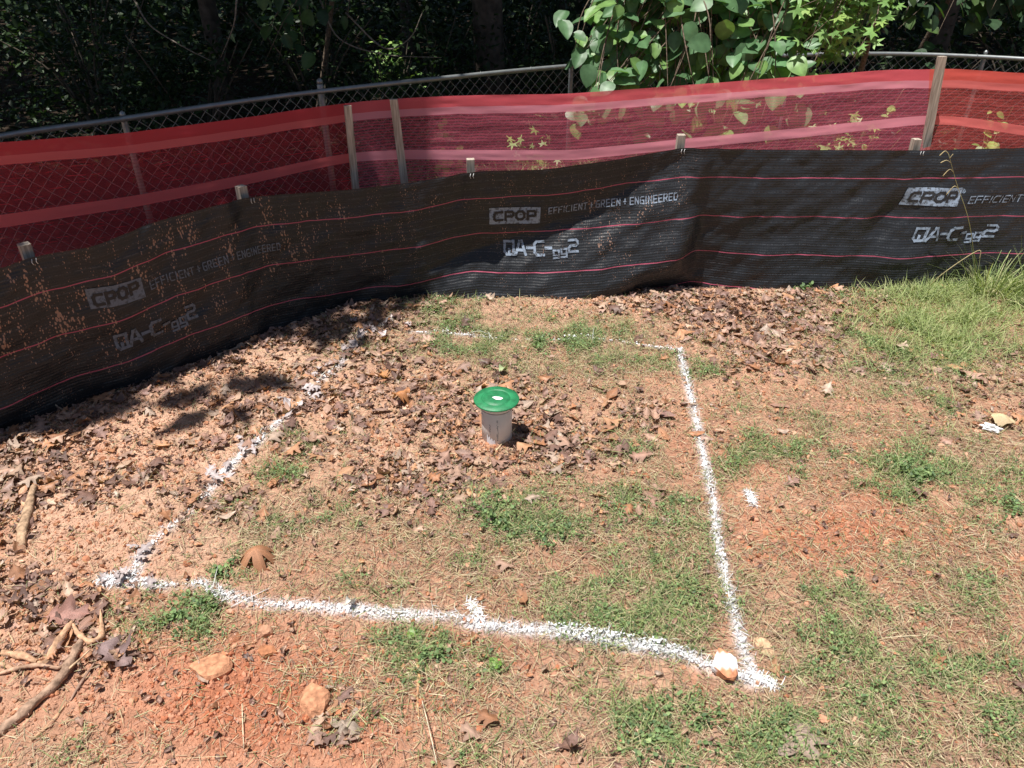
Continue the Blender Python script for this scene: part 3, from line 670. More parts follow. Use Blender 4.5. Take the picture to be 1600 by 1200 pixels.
# crumbled fragments
P2 = scatter(13000, lambda u, v, L, G, S, C: L+.03, 1.0); k = len(P2)
sf, Tf, ya2, pf, rf = leaf_xf(P2, .007, .028, .010, .4)
tid = rng.integers(0, len(DEADT), k)
SMALL = [dead_template(300+i, simple=True, wid=.3, curl=1.2) for i in range(4)]
for t in range(4):
    m_ = tid % 4 == t; litter.put(SMALL[t], rot(ya2[m_], pf[m_], rf[m_]), Tf[m_], sf[m_, None]*np.ones((1, 3)), DEADC[rng.integers(0, len(DEADC), m_.sum())]*rng.uniform(.7, 1.2, (m_.sum(), 1)))
me = litter.mesh('leaf_litter', M_DEAD); tag(obj('leaf_litter', me), 'crumbled brown leaf litter lying over the clay', 'leaf litter', kind='stuff')
LMESH = {}
for t in range(len(DEADT)):
    for c in range(5):
        cc = DEADC[(t*3+c*2) % len(DEADC)]*(1.0+.08*(c-2))
        TV, TF, tc = DEADT[t]; LMESH[(t, c)] = raw_mesh('dead_leaf', TV, TF, M_DEAD, cc[None]*tc[:, None])
kk = 0
for i in big:
    t = int(i) % len(DEADT); c = int(rng.integers(0, 5)); o = obj('dead_leaf', LMESH[(t, c)]); o.location = T[i]; sc = float(s[i]); o.scale = (sc, sc, sc)
    o.rotation_euler = (float(ro[i]), float(pi_[i]), float(ya[i])); kk += 1
    tag(o, 'curled brown dry leaf lying among the fallen leaves', 'leaf', 'fallen brown leaves on the ground')
def special_leaf(uv, size, tpl, color, label, yaw=0, pitch=0, roll=0, lift=.01, name='dead_leaf', mat_=None):
    x, y = gpt(*uv); TV, TF, tc = tpl; o = obj(name, raw_mesh(name, TV, TF, mat_ or M_DEAD, np.array(color)[None]*tc[:, None]))
    o.location = (x, y, float(ground_z(x, y))+lift); o.scale = (size,)*3; o.rotation_euler = (roll, pitch, yaw)
    return tag(o, label, 'leaf')
def polar_leaf(seed, nl=7, hgt=.3, dip=.5, crumple=.05):
    r = np.random.default_rng(seed); n = 72; th = np.linspace(0, 2*np.pi, n, endpoint=False); ph = r.uniform(0, 1)
    lob = np.abs(np.cos(th*nl/2+ph))**1.6; R_ = (.17+(.40+.10*np.cos(th))*lob*(1+.18*np.interp((th*nl/6.283+ph) % nl, np.arange(nl+1), r.standard_normal(nl+1))))*(1+.05*np.cos(9*th))
    V = [(0, 0, hgt)]; tc = [1.2]
    for q in (.25, .5, .75, 1):
        for i in range(n):
            x = q*R_[i]*math.cos(th[i])*1.35; y = q*R_[i]*math.sin(th[i]); V.append((x, y, hgt*(1-dip*(x*x+y*y)/.16)+crumple*math.sin(7*x+5*y+seed)+crumple*.6*math.sin(13*y-6*x))); tc.append(1.08-.16*q+.2*(lob[i] > .93)*(q < .9))
    F = [[0, 1+i, 1+(i+1) % n, 1+(i+1) % n] for i in range(n)]
    tri = np.array([[0, 1+i, 1+(i+1) % n] for i in range(n)]); quad = np.array([[1+k*n+i, 1+(k+1)*n+i, 1+(k+1)*n+(i+1) % n, 1+k*n+(i+1) % n] for k in range(3) for i in range(n)])
    return np.array(V), [tri, quad], np.array(tc)
arch = polar_leaf(501, 6, .34, 1.0, .02)
special_leaf((403, 876), .125, arch, (.40, .19, .10), 'orange-brown lobed oak leaf arched over the grass above the nearest paint line', .2, 0, 0, .008)
special_leaf((1250, 1160), .125, polar_leaf(502, 5, .1, .5, .05), (.33, .24, .19), 'grey-brown lobed leaf lying flat near the bottom edge, right of the painted stone', .1)
special_leaf((1563, 664), .085, dead_template(503, simple=True, wid=.42, curl=-1.0), (.62, .47, .28), 'pale tan smooth leaf beside the crumpled white scrap', -.5, .1, 0, .012)
special_leaf((540, 1140), .065, polar_leaf(504, 4, .15, .4, .10), (.36, .28, .22), 'crumpled grey leaf near the bottom edge left of centre', 1.2)
special_leaf((895, 1165), .085, dead_template(505, lobes=2.6, wid=.3, curl=1.2), (.28, .17, .14), 'dark brown folded leaf standing in the grass at the bottom centre', 1.3, .5)
special_leaf((185, 1035), .11, dead_template(506, lobes=2.6, wid=.42, curl=.9), (.28, .19, .18), 'large mauve-brown curled leaf right of the roots', -.5, .1)
special_leaf((110, 965), .12, dead_template(507, lobes=2.8, wid=.40, curl=.8), (.38, .20, .16), 'reddish brown folded leaf just above the roots', .1, 0, .4)
special_leaf((625, 635), .09, dead_template(508, lobes=3, wid=.5, curl=1.0), (.50, .22, .09), 'bright orange-brown oak leaf left of the drain pipe', .8, .2)
special_leaf((600, 592), .08, dead_template(509, lobes=3, wid=.5, curl=1.1), (.50, .24, .10), 'rusty orange leaf in the litter behind and left of the drain pipe', 2, .2)
special_leaf((785, 590), .05, dead_template(510, simple=True, wid=.4, curl=1.3), (.40, .47, .25), 'pale green leaf just behind the green lid', 1.2, .5, 0, .02)
fresh = dead_template(511, simple=True, wid=.5, curl=.5)
special_leaf((645, 992), .036, fresh, (.20, .34, .07), 'fresh yellow-green leaf on the grass under the nearest paint line', .2, name='green_leaf', mat_=M_LEAF)
special_leaf((775, 1040), .040, fresh, (.20, .36, .08), 'fresh green rounded leaf lying below the paint tick', .9, name='green_leaf', mat_=M_LEAF)
special_leaf((547, 950), .05, dead_template(512, simple=True, wid=.28, curl=1.2), (.8, .78, .7), 'white-painted leaf standing on the nearest paint line', 1.2, .8, 0, .02, mat_=M_PAINT)

# ------------------------------------------------------------------ stones
def rock_mesh(seed, sx, sy, sz, col, band=None, flat=.55):
    r = np.random.default_rng(seed); V = IV2.copy()
    for _ in range(9):
        n_ = r.standard_normal(3); n_ /= np.linalg.norm(n_); d = r.uniform(.55, .85); q = V@n_; V = V-np.outer(np.maximum(q-d, 0), n_)
    V[:, 2] = np.minimum(V[:, 2], flat)
    V *= 1+.03*r.standard_normal((len(V), 1)); V = V*[sx, sy, sz]
    C = np.tile(np.array(col)[None], (len(V), 1))
    if band is not None:
        k = np.abs(V[:, 1]-V[:, 0]*.15) < band*sy; C[k] = [.82, .83, .86]
    return raw_mesh('rock', V, IF2, M_ROCK, C, False)
RC = [.50, .24, .135]
def stone(uv, sx, sy, sz, seed, label, col=RC, band=None, yaw=0, group=None):
    x, y = gpt(*uv); sz *= 1.5; o = obj('rock', rock_mesh(seed, sx, sy, sz, col, band)); o.location = (x, y, float(ground_z(x, y))+sz*.25); o.rotation_euler = (0, 0, yaw)
    return tag(o, label, 'rock', group)
stone((330, 1045), .060, .050, .022, 1, 'flat orange sandstone rock with soil around it, left of the other large stone', yaw=.3)
stone((497, 1098), .045, .052, .028, 2, 'pale orange angular stone near the bottom, left of the thin root', yaw=.5)
stone((420, 1020), .028, .022, .016, 3, 'rounded rusty stone above the two large orange stones', [.42, .18, .09])
stone((413, 990), .026, .020, .016, 4, 'small oval brown stone by the thatch below the paint line', [.45, .24, .15])
stone((1130, 1042), .038, .062, .030, 5, 'orange stone with a white painted band at the corner of the square', [.56, .24, .13], .36, yaw=-.1)
stone((1194, 1008), .020, .036, .010, 6, 'flat tan stone right of the painted corner', [.55, .36, .22], yaw=.4)
stone((1312, 905), .018, .018, .012, 7, 'small round orange pebble in the bare clay at the right', [.52, .26, .16])
stone((1287, 1122), .016, .014, .010, 8, 'orange pebble at bottom right above the flat grey leaf', [.55, .27, .17])
stone((590, 742), .022, .016, .012, 9, 'pale clay lump left of the drain pipe among leaves', [.58, .33, .22])
Pc = scatter(46, lambda u, v, L, G, S, C: (C*.8+.03)*(v > 600))
RM = [rock_mesh(60+i, 1, .8, .6, [[.50, .25, .14], [.46, .19, .10], [.55, .32, .21]][i % 3]) for i in range(6)]
for i, (x, y) in enumerate(Pc):
    o = obj('pebble', RM[i % 6]); sc = float(rng.uniform(.007, .018)); o.scale = (sc, sc, sc); o.location = (x, y, float(ground_z(x, y))+sc*.3); o.rotation_euler = (0, 0, float(rng.uniform(0, 6)))
    tag(o, 'small orange clay stone lying loose on bare soil', 'pebble', 'small loose stones on the clay')
# crumpled white scrap
r_ = np.random.default_rng(5); V = IV2*(1+.25*r_.standard_normal((len(IV2), 1)))*[.032, .017, .012]
x, y = gpt(1545, 673); o = obj('crumpled_scrap', raw_mesh('crumpled_scrap', V, IF2, M_PAINT, np.tile([[.72, .72, .70]], (len(V), 1)), False)); o.location = (x, y, .016); o.rotation_euler = (0, 0, -.5)
tag(o, 'crumpled white scrap beside the pale tan leaf at the right', 'litter')

# ------------------------------------------------------------------ roots and sticks
def stick(pix, rad, label, name='root', col=(.50, .31, .17), lift=None, rough=.25, sides=9):
    P = []
    for i, p in enumerate(pix):
        x, y = gpt(p[0], p[1]); h = p[2] if len(p) > 2 else .6*rad[min(i, len(rad)-1)]
        P.append((x, y, float(ground_z(x, y))+h))
    P = smoothline(P, 6); rr = np.interp(np.linspace(0, 1, len(P)), np.linspace(0, 1, len(rad)), rad)
    c0 = P[0].copy(); mb = MB(); tube(mb, P-c0, rr, sides, col, rough=rough); o = obj(name, mb.mesh(name, M_WOOD)); o.location = c0
    return tag(o, label, 'root' if name == 'root' else 'stick')
stick([(-40, 1015), (0, 1022), (35, 1030, .014), (68, 1038), (88, 1020, .018), (105, 1000, .03), (118, 984, .034)], [.009, .008, .0105, .0085, .011, .010, .006], 'thick tan root curving up from the left edge above the darker root', col=(.50, .30, .185), rough=.45)
stick([(118, 984, .03), (128, 1000, .022), (145, 1010, .016), (160, 1002, .016), (162, 985, .016), (160, 960, .02)], [.005, .007, .008, .010, .006, .002], 'short tan hooked root curling right at the tip of the thick root', col=(.50, .30, .185), rough=.45)
stick([(-30, 1165), (10, 1140), (45, 1115, .012), (80, 1085, .016), (105, 1060, .020), (118, 1035, .020), (130, 1012, .024)], [.013, .013, .014, .013, .012, .013, .010], 'long grey-brown root running from the bottom left corner below the tan root', col=(.36, .235, .165), rough=.45)
stick([(50, 1160), (85, 1130), (112, 1095)], [.004, .005, .003], 'thin brown twig lying parallel to and below the grey-brown root', col=(.42, .25, .15))
stick([(100, 1062, .02), (118, 1052, .026), (145, 1030, .03)], [.003, .003, .002], 'pale thin rootlet crossing over the grey-brown root', col=(.56, .38, .24))
stick([(36, 862, .010), (38, 835, .014), (48, 802, .018), (56, 770, .02)], [.015, .0165, .016, .012], 'stubby tan cut stick among leaves at the left edge', 'stick', (.42, .28, .18))
stick([(-20, 1060), (20, 1052, .012), (60, 1045, .014), (95, 1050, .016), (112, 1040, .02)], [.004, .006, .006, .005, .003], 'thin brown root between the tan root and the grey-brown root', col=(.40, .25, .17), rough=.4)
stick([(150, 1042, .01), (128, 1075, .01), (112, 1100, .006)], [.003, .004, .002], 'short dark rootlet right of the grey-brown root', col=(.30, .19, .14), rough=.4)
stick([(-20, 1035, .006), (15, 1045, .008), (30, 1062, .004)], [.007, .006, .002], 'short broken root under the tan root at the left edge', col=(.46, .27, .17), rough=.5)
stick([(652, 1035, .006), (655, 1060, .008), (652, 1090, .008), (655, 1120, .005)], [.003, .0045, .004, .002], 'thin orange-brown root standing upright in the picture below the paint tick', col=(.50, .27, .14))
stick([(683, 1200, .03), (672, 1150, .03), (660, 1100, .02)], [.0012, .0013, .001], 'pale thin straw stem at the bottom centre-left', 'stick', (.66, .58, .42), rough=0)
stick([(378, 1092), (380, 1130, .01), (381, 1178)], [.0012, .0013, .001], 'pale straight straw lying left of the pale orange stone', 'stick', (.62, .52, .36), rough=0)
stick([(840, 898, .01), (880, 892, .014), (915, 868, .014)], [.002, .0022, .0014], 'thin bent twig in the grass above the paint line', 'stick', (.48, .36, .22))
stick([(772, 712, .01), (800, 690, .04), (805, 686, .045)], [.0022, .002, .001], 'pale twig leaning on the foot of the drain pipe', 'stick', (.62, .46, .28))
stick([(430, 518, .02), (446, 500, .05), (462, 482, .12)], [.005, .005, .004], 'grey stick leaning against the foot of the black fence', 'stick', (.36, .33, .28))

# ------------------------------------------------------------------ drain pipe with green lid
PX, PY = -.057, 2.32; gz = float(ground_z(PX, PY)); pipe = empty('drain_pipe', (PX, PY, gz))
tag(pipe, 'short white plastic drain pipe standing in the clay with a round green lid', 'drain pipe')
def lathe(prof, sides=72, col=(1, 1, 1)):
    mb = MB(); th = np.linspace(0, 2*np.pi, sides, endpoint=False); prof = np.array(prof, float); n = len(prof)
    V = np.stack([prof[:, 0, None]*np.cos(th), prof[:, 0, None]*np.sin(th), prof[:, 1, None]*np.ones(sides)], -1).reshape(-1, 3)
    i = np.arange(n-1)[:, None]*sides; j = np.arange(sides)[None]; j2 = (j+1) % sides
    mb.add(V, [np.stack([i+j, i+j2, i+sides+j2, i+sides+j], -1).reshape(-1, 4)], col); return mb
ZP = .152
mb = lathe([(.052, -.05), (.057, -.05), (.057, ZP-.002), (.0555, ZP), (.052, ZP)], col=(.80, .75, .71)); obj('pipe_body', mb.mesh('pipe_body', M_PVC), pipe)
mb = lathe([(.0595, ZP+.001), (.0598, ZP+.004), (.0598, ZP+.020), (.061, ZP+.026), (.0575, ZP+.028)], col=(.80, .75, .71)); obj('pipe_collar', mb.mesh('pipe_collar', M_PVC), pipe)
mb = lathe([(.0565, ZP-.0045), (.0583, ZP-.0035), (.0583, ZP-.001), (.0565, ZP)], col=(.26, .22, .24)); obj('seam_ring', mb.mesh('seam_ring', M_PVC), pipe)
ZC = ZP+.024
lid = obj('lid', lathe([(.058, ZC), (.080, ZC+.001), (.0835, ZC+.003), (.0840, ZC+.006), (.082, ZC+.0085), (.056, ZC+.0125), (.0545, ZC+.0125), (.0525, ZC+.0095), (.050, ZC+.0095), (.049, ZC+.0115), (.030, ZC+.0125), (.0, ZC+.0130)], col=(.022, .19, .075)).mesh('lid', M_PLAS), pipe)
V = np.array([(-.018, -.004, 0), (-.004, -.019, 0), (.014, -.021, 0), (.023, -.010, 0), (.008, -.001, 0), (-.010, .001, 0)])+[0.002, 0.002, ZC+.0145]
Vt = np.vstack([V, V-[0, 0, .0012]]); mb = MB(); mb.add(Vt, [np.array([[0, 1, 2], [0, 2, 3], [0, 3, 4], [0, 4, 5]]), np.array([[i, i+6, (i+1) % 6+6, (i+1) % 6] for i in range(6)])], (.85, .86, .83))
obj('sticker', mb.mesh('sticker', M_PAINT, False), lid)
# faded, illegible printing runs down the pipe: rows of small dark dashes
def pipe_mark(th0, z0, z1, n, wdt, parent, seed):
    r = np.random.default_rng(seed); mb = MB(); zz = np.linspace(z0, z1, n)
    for zc in zz:
        for kx in range(3):
            if r.random() < .3: continue
            t0 = th0+(kx-1)*wdt+r.uniform(-.01, .01); t1 = t0+wdt*r.uniform(.4, .9); h = r.uniform(.0015, .003)
            V = [(.0574*math.cos(t), .0574*math.sin(t), zq) for zq in (zc-h, zc+h) for t in (t0, t1)]
            mb.add(V, [np.array([[0, 1, 3, 2]])], (.24, .23, .25))
    obj('printed_marking', mb.mesh('printed_marking', M_PVC, False), parent)
pipe_mark(-1.52, .035, .122, 15, .035, pipe, 1); pipe_mark(-2.02, .06, .10, 8, .035, pipe, 2)
# pale patch at the foot, painting in the sun that passes under the lid
mb = MB(); th = np.linspace(-2.25, -1.65, 12)
Vb = [(.0577*math.cos(t), .0577*math.sin(t), .0) for t in th]; Vu = [(.0577*math.cos(t), .0577*math.sin(t), .052-.022*(i/11.)+.008*math.sin(i*2.1)) for i, t in enumerate(th)]
mb.add(Vb+Vu, [np.array([[i, i+1, i+13, i+12] for i in range(11)])], (.80, .78, .80)); obj('painted_sun_patch', mb.mesh('painted_sun_patch', M_PAINT), pipe)

# ------------------------------------------------------------------ black silt fence
ST_U = [-400, -100, 0, 48, 150, 240, 388, 440, 540, 640, 740, 850, 960, 1066, 1200, 1437, 1600, 1900, 2100]
ST_V = [560, 450, 420, 402, 384, 347, 308, 304, 297, 286, 268, 265, 250, 231, 234, 235, 231, 231, 231]
ZB = -.04
def silt_off(s, f):
    """offset towards the camera side; f = 0 at the top edge, 1 at the foot"""
    u = np.interp(s, sl, ub)
    lean = np.interp(u, [-400, 300, 560, 700, 1066, 1200, 2100], [.02, .03, .01, 0, 0, -.14, -.14])
    o = lean*(1-f)
    o = o+.018*fbm(s, f*.7, 1.6, 3, 41)+.014*fbm(s*1.0, f*1.0, 5.0, 3, 42)+.011*fbm(s+f*.8, f*.7-s*.2, 11.0, 3, 43)+.010*np.abs(fbm(s*.9-f*.5, f*.5+s*.3, 4.0, 2, 44))
    # sag between the stakes, creases fanning out of them
    for su in (48, 388, 740, 1066, 1437):
        ds = s-u2s(su); o = o+.016*np.exp(-(ds/.05)**2)*(1-f)**.5+.010*np.exp(-((ds-.25*f)/.05)**2)*(1-f)-.008*np.exp(-((ds+.28*f+.02)/.06)**2)*(1-f)
    # diagonal fold in the middle panel
    m_ = sstep(640, 740, u)*(1-sstep(1040, 1085, u)); fc = np.clip(np.interp(u, [640, 740, 850, 960, 1060], [.75, .60, .42, .24, .02]), 0, 1)
    below = np.clip(f-fc, 0, 1); above = np.clip(fc-f, 0, 1)
    o = o+m_*(-.045+.30*np.minimum(below, .55)+.13*above-.25*np.maximum(below-.62, 0))
    o = o-.06*sstep(.75, 1, f)*np.exp(-((u-1010)/60)**2)
    # dent right
    o = o-.022*np.exp(-((u-1370)/26)**2-((f-.42+.004*(u-1370))/.14)**2)+.02*np.exp(-((u-1365)/40)**2-((f-.72)/.12)**2)
    return o
def silt_xy(s, f):
    o = silt_off(s, f); return np.interp(s, sl, px)+o*np.interp(s, sl, nx), np.interp(s, sl, py)+o*np.interp(s, sl, ny)
xt, yt = silt_xy(sl, 0*sl); lo = np.zeros_like(xt); hi = np.full_like(xt, 1.4)
for _ in range(30):
    mid = (lo+hi)/2; uu, vv = proj(xt, yt, mid); below = vv > np.interp(uu, ST_U, ST_V); lo = np.where(below, mid, lo); hi = np.where(below, hi, mid)
ztop = smooth1((lo+hi)/2, 7)
def silt(s, d, lift=0.0):
    s = np.asarray(s, float); d = np.asarray(d, float); zt = np.interp(s, sl, ztop); f = np.clip(d/(zt-ZB), 0, 1); o = silt_off(s, f)+lift
    return np.stack([np.interp(s, sl, px)+o*np.interp(s, sl, nx), np.interp(s, sl, py)+o*np.interp(s, sl, ny), zt-d], -1)
s0, s1 = u2s(-330), u2s(1990); sg = np.arange(s0, s1, .012); fg = np.linspace(0, 1, 72)
S2, F2 = np.meshgrid(sg, fg, indexing='ij'); D2 = F2*(np.interp(S2, sl, ztop)-ZB)
VS = silt(S2, D2)
sf_c = np.array([float(np.interp(u2s(740), sl, px)), float(np.interp(u2s(740), sl, py)), 0.])
sfence = empty('silt_fence', sf_c); tag(sfence, 'black woven silt fence with pink threads and faded grey print curving across behind the square', 'silt fence')
I = np.arange(S2.size).reshape(S2.shape); FF = np.stack([I[:-1, :-1], I[1:, :-1], I[1:, 1:], I[:-1, 1:]], -1).reshape(-1, 4)
uu2 = np.interp(S2, sl, ub)
mudm = np.interp(uu2, [-400, 0, 100, 300, 480, 640, 700, 880, 980, 1040, 1100, 1500, 2100], [.5, .6, 1, 1, .75, .55, .3, .45, .7, .35, .06, .08, .1])*np.interp(F2, [0, .15, .6, .85, 1], [.55, 1, .75, .35, .6])
obj('fabric', raw_mesh('fabric', (VS-sf_c).reshape(-1, 3), FF, M_SILT, attrs={'mud': mudm}, uv=np.stack([S2, D2], -1).reshape(-1, 2)), sfence)
# stroke lettering laid on the fabric
GL = {
 'E': [[(.95, 1), (.1, 1), (.1, 0), (.95, 0)], [(.1, .5), (.85, .5)]], 'F': [[(.95, 1), (.1, 1), (.1, 0)], [(.1, .5), (.85, .5)]], 'I': [[(.5, 1), (.5, 0)]],
 'C': [[(.95, 1), (.25, 1), (.05, .8), (.05, .2), (.25, 0), (.95, 0)]], 'N': [[(.08, 0), (.08, 1), (.92, 0), (.92, 1)]], 'T': [[(0, 1), (1, 1)], [(.5, 1), (.5, 0)]],
 'G': [[(.95, 1), (.25, 1), (.05, .8), (.05, .2), (.25, 0), (.95, 0), (.95, .48), (.5, .48)]], 'R': [[(.08, 0), (.08, 1), (.8, 1), (.95, .85), (.95, .6), (.8, .45), (.08, .45)], [(.5, .45), (.95, 0)]],
 'D': [[(.08, 0), (.08, 1), (.7, 1), (.95, .75), (.95, .25), (.7, 0), (.08, 0)]], 'P': [[(.08, 0), (.08, 1), (.8, 1), (.95, .85), (.95, .55), (.8, .4), (.08, .4)]],
 'O': [[(.3, 1), (.7, 1), (.95, .75), (.95, .25), (.7, 0), (.3, 0), (.05, .25), (.05, .75), (.3, 1)]],
 'Q': [[(.55, 0), (.25, 0), (.05, .2), (.05, 1), (.95, 1), (.95, 0)], [(.5, .35), (.5, 0), (.95, 0)]], 'A': [[(.0, 0), (.42, 1), (.62, 1), (1, 0)], [(.2, .32), (.85, .32)]],
 '2': [[(.05, 1), (.8, 1), (.95, .85), (.95, .62), (.8, .5), (.2, .5), (.05, .38), (.05, 0), (.95, 0)]], 'g': [[(.95, .0), (.95, .7), (.1, .7), (.1, .1), (.95, .1)], [(.95, .1), (.95, -.3), (.1, -.3)]],
 '+': [[(.1, .5), (.9, .5)], [(.5, .85), (.5, .15)]], '-': [[(.05, .5), (.95, .5)]], ' ': []}
def strokes(mb, text, s_at, d_at, size, wfac, thick, lift, shear=0, gap=.32, widths=None, dy=None):
    """letters start at s_at (m along), baseline at depth d_at, cap height size"""
    cx = 0; lay = 0
    for ci, ch in enumerate(text):
        cw = size*wfac*(widths or {}).get(ch, 1.0)
        sc_ = size*((dy or {}).get(ci, (1, 0))[0]); off = size*((dy or {}).get(ci, (1, 0))[1])
        if ch == ' ': cx += cw*.9; continue
        for st in GL[ch]:
            for a, b in zip(st[:-1], st[1:]):
                A = np.array([cx+a[0]*cw+a[1]*sc_*shear, a[1]*sc_+off]); B = np.array([cx+b[0]*cw+b[1]*sc_*shear, b[1]*sc_+off]); D = B-A; L = np.hypot(*D); D = D/L; th_ = thick*(sc_/size)**.8; Nn = np.array([-D[1], D[0]])*th_/2
                A = A-D*th_*.5; B = B+D*th_*.5; nseg = max(1, int(L/.012)); t = np.linspace(0, 1, nseg+1); C = A[None]+(B-A)[None]*t[:, None]; lay = (lay+1) % 5
                Q = np.concatenate([C+Nn, C-Nn]); V = silt(s_at+Q[:, 0], d_at-Q[:, 1], lift+.00025*lay)-sf_c
                i = np.arange(nseg); mb.add(V, [np.stack([i, i+1, nseg+2+i, nseg+1+i], -1)])
        cx += cw+size*gap
    return cx
def pix_sd(u, v):
    """(s, d) of the fabric point seen at pixel"""
    best = None
    ss = np.linspace(u2s(u)-.5, u2s(u)+.5, 160); ds = np.linspace(0, .74, 120); A, B = np.meshgrid(ss, ds, indexing='ij'); V = silt(A, B); a, b = proj(V[..., 0], V[..., 1], V[..., 2])
    k = np.argmin((a-u)**2+(b-v)**2); return A.ravel()[k], B.ravel()[k]
def printing(boxL, boxR, slogL, slogR, codeL, codeR, shear=0, slog='EFFICIENT + GREEN + ENGINEERED', half=.043, reg=False, pm=None):
    pm = pm or M_PRINT
    (sa, da), (sb, db) = pix_sd(*boxL), pix_sd(*boxR); dm = (da+db)/2
    n, k = 24, 9; A, B = np.meshgrid(np.linspace(0, 1, n), np.linspace(-half, half, k), indexing='ij')
    V = silt(sa+(sb-sa)*A-B*shear, da+(db-da)*A+B, .0030)-sf_c; I = np.arange(n*k).reshape(n, k)
    mb = MB(); mb.add(V.reshape(-1, 3), [np.stack([I[:-1, :-1], I[1:, :-1], I[1:, 1:], I[:-1, 1:]], -1).reshape(-1, 4)])
    bx = obj('printed_panel', mb.mesh('printed_panel', pm), sfence); fb = sfence
    W = sb-sa; mb = MB(); h = half*.95
    strokes(mb, 'CPOP', sa+W*.09, dm+h*.5, h, (W*.82-3*h*.28)/4/h, .0125, .0045, shear, .28)
    lt = obj('printed_letters', mb.mesh('printed_letters', M_INK, False), bx)
    (sc_, dc), (se, de) = pix_sd(*slogL), pix_sd(*slogR); mb = MB(); h = .032
    wd = {'I': .35, ' ': .55, '+': .8}
    dry = MB(); L0 = strokes(dry, slog, sc_, dc, h, 1.0, .004, .003, shear, .22, wd); L1 = strokes(MB(), slog, sc_, dc, h, 1.1, .004, .003, shear, .22, wd); wf = 1+((se-sc_)-L0)/(L1-L0)*.1
    strokes(mb, slog, sc_, (dc+de)/2+h/2, h, wf, .0047, .003, shear, .22, wd)
    if reg:
        mb2 = MB(); c = np.array([sb+.018, dm-half*.55]); th = np.linspace(0, 2*np.pi, 19)
        for r0 in (.010,):
            Q = np.concatenate([np.stack([c[0]+np.cos(th)*r0, c[1]+np.sin(th)*r0], 1), np.stack([c[0]+np.cos(th)*(r0-.0025), c[1]+np.sin(th)*(r0-.0025)], 1)]); V = silt(Q[:, 0], Q[:, 1], .003)-sf_c
            i = np.arange(18); mb2.add(V, [np.stack([i, i+1, i+20, i+19], -1)])
        strokes(mb2, 'R', c[0]-.0035, c[1]+.004, .008, .8, .0018, .003); obj('registered_mark', mb2.mesh('registered_mark', pm, False), sfence)
    obj('printed_slogan', mb.mesh('printed_slogan', pm, False), sfence)
    (sc_, dc), (se, de) = pix_sd(*codeL), pix_sd(*codeR); mb = MB(); h = .060; T_ = 'QA-C-gg2'
    dy = {5: (.62, -.12), 6: (.66, -.06), 7: (.9, .12)}; wd = {'-': .55, 'g': .62, '2': .95}
    L0 = strokes(MB(), T_, sc_, dc, h, .8, .01, .003, shear, .14, wd, dy); L1 = strokes(MB(), T_, sc_, dc, h, .9, .01, .003, shear, .14, wd, dy); wf = .8+((se-sc_)-L0)/(L1-L0)*.1
    strokes(mb, T_, sc_, (dc+de)/2+h/2, h, wf, .0125, .003, shear, .14, wd, dy); obj('printed_code', mb.mesh('printed_code', pm, False), sfence)
printing((764, 339), (845, 336), (857, 330), (1060, 305), (788, 387), (906, 383))
printing((1411, 307), (1500, 308), (1513, 310), (1690, 312), (1425, 365), (1556, 364), shear=.32, slog='EFFICIENT + GREEN + ', reg=True)
printing((135, 467), (222, 448), (232, 441), (440, 388), (178, 528), (310, 492), pm=M_PRINT_SHADED)
# stakes of the silt fence
for k, (u, v, hh) in enumerate([(48, 387, .03), (388, 294, .028), (737, 258, .03), (1066, 214, .035), (1437, 221, .028)]):
    s = u2s(u); n2 = np.array([float(np.interp(s, sl, nx)), float(np.interp(s, sl, ny)), 0]); t2 = np.array([-n2[1], n2[0], 0])
    # slide along the line until the stake's top projects at u
    for _ in range(12):
        p = silt(s, 0.0, -.024); a, b = proj(*p); s += (u-a)*.002
    p = silt(s, 0.0, -.026); zt = p[2]; z1 = zt
    for _ in range(200):
        a, b = proj(p[0], p[1], z1)
        if b <= v: break
        z1 += .002
    lean_ = -.14*float(np.interp(u, [700, 1066, 1200], [0, 0, 1]))
    p = p-n2*(.10 if u == 737 else .045); foot = p-n2*lean_*.3; foot[2] = ZB-.2
    mb = MB(); boxmesh(mb, foot-sf_c, np.array([p[0], p[1], z1])-sf_c, t2, n2, .0185, .0185); o = obj('wooden_stake', mb.mesh('wooden_stake', M_STAKE, False), sfence)
    mb = MB()
    for q in (-.006, .008):
        a = np.array([p[0], p[1], zt-.004])+n2*(.13 if u == 737 else .075)+t2*q; tube(mb, np.array([a, a+n2*.004-[0, 0, .012]-t2*.004, a+n2*.002-[0, 0, .022]])-sf_c, .0011, 5, (.75, .76, .76))
    obj('staple', mb.mesh('staple', M_PAINT), sfence)

# ------------------------------------------------------------------ red safety netting behind the silt fence
NT_U = [-400, 0, 190, 350, 470, 540, 612, 700, 890, 1065, 1250, 1400, 1465, 1500, 1600, 2100]
NT_V = [240, 222, 209, 190, 173, 163, 157, 153, 152, 139, 124, 113, 113, 111, 118, 128]
NB_U = [-400, 0, 190, 340, 540, 618, 890, 1065, 1250, 1440, 1500, 1600, 2100]
NB_V = [395, 346, 318, 289, 246, 241, 242, 224, 207, 186, 188, 204, 240]
def net_base(s):
    o = -.33-.05*np.sin(s*1.7); return np.interp(s, sl, px)+o*np.interp(s, sl, nx), np.interp(s, sl, py)+o*np.interp(s, sl, ny)
def zsolve(x, y, U, V, lo0=-.2, hi0=1.6):
    lo = np.full_like(x, lo0); hi = np.full_like(x, hi0)
    for _ in range(30):
        mid = (lo+hi)/2; a, b = proj(x, y, mid); be = b > np.interp(a, U, V); lo = np.where(be, mid, lo); hi = np.where(be, hi, mid)
    return (lo+hi)/2
